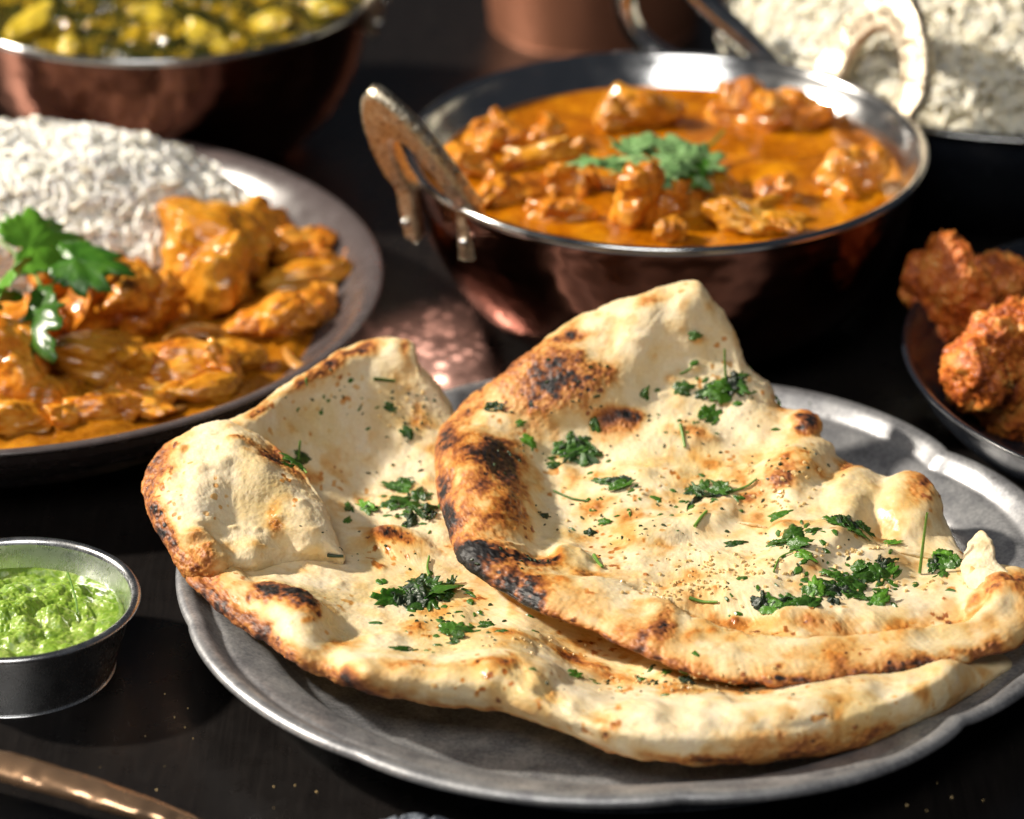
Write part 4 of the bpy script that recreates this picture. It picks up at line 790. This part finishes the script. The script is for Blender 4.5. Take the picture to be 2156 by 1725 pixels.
one_leaf(1268, 1100, 0.24, 0, 'tiny light green leaf in the centre of the front naan', 'leaf', 0)
one_leaf(1140, 1086, 0.30, 20, 'dark cilantro bit beside the charred left crust', 'dark', 1, 0.5)
one_leaf(1035, 866, 0.42, -15, 'dark cilantro leaf on the upper left rim of the front naan', 'dark', 2, 0.5)
one_stem([(1450, 1255), (1480, 1258), (1512, 1264)], 'pale green stem lying along the inner front crust', 0.055)
one_stem([(1250, 1172), (1260, 1187), (1268, 1200)], 'short pale stem left of the inner front crust fold', 0.06)
one_leaf(1240, 1120, 0.26, 30, 'small dull cilantro leaf below the tiny light leaf', 'dark', 0)
one_leaf(1090, 899, 0.2, 30, 'tiny cilantro shred under the upper char patch', 'leaf', 1)
sprig(885, 1258, 62, 12, 'big blackened wilted cilantro cluster on the lower naan', 'dark', 0.46, 12, 26, [[(905, 1215), (900, 1200), (902, 1180)]])
sprig(930, 1240, 34, 4, 'greener cilantro fringe right of the blackened cluster', 'herb', 0.34, 13, 14)
sprig(850, 1050, 40, 6, 'green cilantro cluster in the hollow behind the folded flap', 'herb', 0.40, 14, 34)
sprig(880, 1095, 34, 5, 'dark cilantro shreds in the hollow next to the charred crust', 'dark', 0.36, 15, 20)
sprig(760, 1072, 40, 3, 'long green cilantro strip beside the crest of the folded flap', 'herb', 0.40, 16, 6)
sprig(625, 975, 20, 2, 'forked cilantro sprig on the crest of the folded flap', 'herb', 0.34, 17, 14, [rise(628, 968, 632, 928), [(600, 962), (625, 975), (648, 995)]])
one_leaf(730, 1104, 0.28, 80, 'small cilantro leaf below the long green strip', 'herb', 1, 0.5)
one_leaf(850, 912, 0.32, -40, 'cilantro leaf high on the back wall of the lower naan', 'herb', 0)
one_leaf(815, 858, 0.28, -30, 'teardrop cilantro leaf at the upper back of the lower naan', 'herb', 2, 0.6)
one_stem([(785, 800), (805, 800), (832, 802)], 'short green stem below the browned back rim', 0.06, 'herb')
sprig(965, 1340, 34, 4, 'slanting cilantro sprig below the blackened cluster', 'herb', 0.42, 18, 22)
one_leaf(835, 1368, 0.40, 30, 'curled cilantro leaf above the front rim of the lower naan', 'herb', 3, 0.7)
one_leaf(1020, 1322, 0.36, -10, 'cilantro leaf tucked by the lower front of the charred naan', 'herb', 0, 0.6)
one_leaf(1204, 1427, 0.28, 10, 'lone cilantro leaf on the pale front bulge of the lower naan', 'herb', 2, 0.8)
one_stem([(690, 1168), (705, 1171), (722, 1170)], 'short dark charred stem at the foot of the folded flap', 0.06, 'fleck')
one_leaf(1055, 1352, 0.3, 0, 'narrow cilantro leaf on the browned bump of the lower naan', 'herb', 1, 0.5)
one_leaf(1440, 1440, 0.3, 10, 'dark cilantro scrap under the overhanging front crust', 'dark', 0)

# chopped crumbs nobody could count
def scatter(name, mat, regs, label, cat, kind_h, seed):
    rs = np.random.RandomState(seed); V = []; F = []; n0 = 0
    for (cx, cy, rx, ry, n, smin, smax, asp) in regs:
        for k in range(int(n*(0.45 if seed == 71 else 1))):
            px, py = cx+rx*rs.normal()*0.55, cy+ry*rs.normal()*0.55
            P, N = at_bread(px, py); s = rs.uniform(smin, smax)*0.5; el = rs.uniform(1, asp)
            M = np.array(frame_from(N, rs.uniform(0, 6.28)).to_3x3()); m = 7; th = np.linspace(0, 2*np.pi, m, endpoint=False)+rs.rand()
            r = s*rs.uniform(0.55, 1.15, m); a = np.stack([r*np.cos(th)*el, r*np.sin(th)/el, np.full(m, 0.0)], -1); top = a*0.6; top[:, 2] = kind_h*s
            L = np.vstack([a-[0, 0, 0.01], top]); V.append(P+L@M.T)
            F += [tuple(n0+m+j for j in range(m))]+[(n0+j, n0+(j+1) % m, n0+m+(j+1) % m, n0+m+j) for j in range(m)]; n0 += 2*m
    return tag(obj(name, np.vstack(V), F, mat, smooth_=False), label, cat, None, 'stuff')
scatter('herb_flecks', MT['fleck'], [(720, 830, 110, 70, 34, .06, .16, 1.7), (880, 860, 50, 60, 40, .05, .17, 1.6), (860, 990, 90, 90, 42, .06, .18, 1.8), (700, 1130, 60, 50, 14, .04, .12, 1.8), (850, 1180, 110, 40, 20, .05, .15, 1.5), (950, 1320, 140, 60, 60, .06, .18, 1.8), (1330, 1440, 200, 30, 40, .07, .2, 1.7), (1560, 1460, 60, 16, 16, .08, .2, 1.6),
    (1220, 830, 110, 60, 46, .07, .2, 1.5), (1330, 940, 160, 60, 46, .05, .16, 1.7), (1500, 870, 140, 90, 34, .05, .14, 1.6), (1250, 1110, 140, 60, 60, .05, .17, 1.8), (1480, 1090, 140, 60, 44, .06, .18, 1.7), (1680, 980, 80, 36, 40, .06, .18, 1.5), (1720, 1180, 160, 70, 40, .05, .16, 1.8), (1080, 1190, 90, 20, 26, .07, .2, 1.6), (1060, 960, 60, 40, 24, .06, .2, 1.4), (1050, 870, 60, 20, 16, .06, .16, 1.6), (1560, 1250, 120, 20, 16, .05, .14, 2), (1500, 1180, 120, 30, 14, .04, .1, 1.5)],
    'fine dark chopped herb flecks sprinkled over both naan breads', 'herbs', 0.5, 71)
scatter('chopped_cilantro', MT['herb'], [(1220, 950, 70, 40, 14, .16, .36, 1.7), (1520, 810, 60, 50, 12, .16, .36, 1.7), (1480, 1050, 90, 30, 16, .15, .36, 1.8), (1780, 1230, 130, 40, 40, .16, .40, 1.8), (1700, 1150, 120, 40, 18, .15, .36, 1.8), (1300, 1060, 130, 60, 16, .12, .3, 1.8), (1450, 870, 120, 80, 12, .12, .3, 1.8), (900, 1240, 110, 40, 26, .15, .36, 1.8), (860, 1070, 80, 60, 26, .15, .36, 1.8), (960, 1330, 120, 40, 24, .14, .34, 1.8), (720, 860, 90, 60, 10, .1, .24, 2), (1350, 1430, 140, 24, 14, .14, .32, 1.7), (1620, 1270, 120, 16, 18, .14, .34, 2)],
    'small chopped green cilantro flakes strewn over both naan breads', 'herbs', 0.25, 73)
scatter('garlic_bits', MT['garlic'], [(1560, 1200, 160, 34, 90, .08, .2, 1.4), (1440, 1240, 120, 24, 60, .08, .2, 1.4), (1300, 1060, 120, 50, 40, .07, .16, 1.3), (1640, 1050, 90, 30, 36, .08, .2, 1.4), (1780, 1180, 90, 30, 30, .08, .2, 1.4), (1650, 1000, 70, 30, 20, .09, .2, 1.4), (1420, 1440, 160, 24, 50, .08, .2, 1.4), (1100, 1370, 140, 24, 24, .07, .16, 1.3), (1900, 1230, 90, 20, 24, .08, .2, 1.4), (850, 860, 50, 40, 20, .08, .16, 1.3)],
    'tiny toasted minced garlic bits scattered on the naan breads', 'garlic', 0.7, 72)

# garnishes
def garnish(name, base, leaves, label, kind='leaf', stems=()):
    t = thing(name, base, label, 'cilantro')
    for (p, size, rx, ry, rz, k, kd) in leaves:
        size *= 1.7; p = (p[0], p[1], p[2]+0.7)
        M = Matrix.Translation((Vector(U(*p))-Vector(base))*CM)@Euler([math.radians(a) for a in (rx, ry, rz)]).to_matrix().to_4x4()@Matrix.Diagonal((size, size*0.9, size, 1))
        inst('leaf', LEAFS[kd][k], t, M)
    for st in stems:
        V, F = stem_mesh([U(*q) for q in st], 0.07); obj('stem', V, F, MT['stem'], t)
    return t
garnish('cilantro_garnish', U(80, 620, 2.5), [((65, 515, 4.4), 1.45, 35, 5, 40, 0, 'leaf'), ((160, 548, 4.2), 1.25, 22, 8, -10, 3, 'leaf'), ((15, 590, 4.0), 1.35, 48, -12, -100, 0, 'leaf'), ((60, 672, 3.4), 1.45, 62, 10, -75, 3, 'herb'), ((-15, 640, 3.6), 1.2, 40, -20, -140, 2, 'leaf')],
        'fresh bright green cilantro leaves lying on chicken beside the rice on the stoneware plate', stems=[[(85, 600, 3.9), (60, 560, 4.1), (-10, 500, 4.4)], [(85, 600, 3.9), (85, 640, 3.7), (75, 670, 3.5)]])
garnish('cilantro_garnish.001', U(1385, 330, 5.6), [((1290, 345, 6.0), 0.95, 10, -8, 170, 0, 'pale'), ((1340, 320, 6.2), 0.9, 12, -6, 130, 2, 'pale'), ((1380, 305, 6.3), 0.95, 14, 0, 95, 3, 'pale'), ((1430, 312, 6.2), 0.9, 12, 8, 50, 0, 'pale'), ((1465, 335, 6.0), 0.85, 20, 10, 10, 2, 'pale'), ((1445, 362, 5.9), 0.75, 40, 10, -40, 1, 'leaf'), ((1385, 350, 6.1), 0.85, 22, 0, -80, 0, 'pale'), ((1335, 355, 6.0), 0.7, 28, -10, -130, 2, 'pale'), ((1410, 335, 6.4), 0.8, 5, 6, 20, 3, 'pale'), ((1360, 335, 6.35), 0.7, 8, -8, -170, 1, 'pale')],
        'small pale green cilantro heap in the middle of the copper curry bowl', stems=[[(1440, 335, 6.0), (1490, 310, 6.1), (1525, 275, 6.3)]])

# ------------------------------------------------------------------ spinach and potato curry in the far left bowl
def saag(x, y):
    P = np.stack([x, y, 0*x], -1); return 0.30*(1-np.abs(vnoise(P*1.1, 81)))+0.22*(1-np.abs(vnoise(P*2.4, 82)))+0.12*(1-np.abs(vnoise(P*5, 83)))+0.5*np.exp(-(x**2+y**2)/30)-0.3
pool('spinach_curry', TC, 7.65, 5.7, MT['spinach'], 'dark olive and yellow spinach curry in the far left copper bowl', 'curry', 0.1, 1, 12, 0, 110, 240, extra=saag)
GP = 'yellow potato pieces in the spinach curry'
for i, (p, rad, rot, lab) in enumerate([((55, 55, 6.4), (1.3, 0.75, 0.6), (0, -25, 30), 'long yellow potato piece nearest the left edge in the spinach curry'), ((150, 95, 6.1), (0.6, 0.5, 0.5), (0, 0, 0), 'small yellow potato bit at the front of the spinach curry'),
        ((330, 30, 6.3), (1.0, 0.6, 0.5), (0, 15, 10), 'yellow potato piece at the top centre of the spinach curry'), ((430, 70, 6.2), (0.9, 0.6, 0.5), (0, 20, -30), 'yellow potato piece by the front rim right of centre'), ((470, 100, 6.0), (0.5, 0.4, 0.4), (0, 0, 20), 'tiny yellow potato bit touching the front rim of the spinach bowl'),
        ((570, 45, 6.3), (0.8, 0.55, 0.5), (0, -10, 0), 'yellow potato piece in the right part of the spinach curry'), ((680, 15, 6.2), (0.8, 0.5, 0.45), (0, 0, 30), 'yellow potato piece at the far right rim of the spinach bowl')]):
    chunk('potato_piece', U(*p), [0.85*rad[0], 0.75*rad[1], 0.7*rad[2]], rot, 460+i, MT['potato'], lab, 'potato', GP, 4, 0.34, 0.1, 0.03, 5)

rs = np.random.RandomState(99); V = []; F = []
for k in range(20):
    px, py = [(rs.uniform(260, 420), rs.uniform(1330, 1700)), (rs.uniform(20, 620), rs.uniform(1540, 1700)), (rs.uniform(1900, 2150), rs.uniform(1620, 1715)), (rs.uniform(500, 1000), rs.uniform(1600, 1720))][k % 4]
    P = U(px, py, 0.02); iv, f = ico(1); sc_ = rs.uniform(0.012, 0.035)
    V.append(P+iv*sc_*rs.uniform(0.5, 1.3, 3)*(1+0.3*rs.rand(len(iv))[:, None])); F.append(f+k*len(iv))
tag(obj('crumbs', np.vstack(V), np.vstack(F), MT['garlic'], smooth_=False), 'tiny bread crumbs and specks on the dark tabletop', 'crumbs', None, 'stuff')
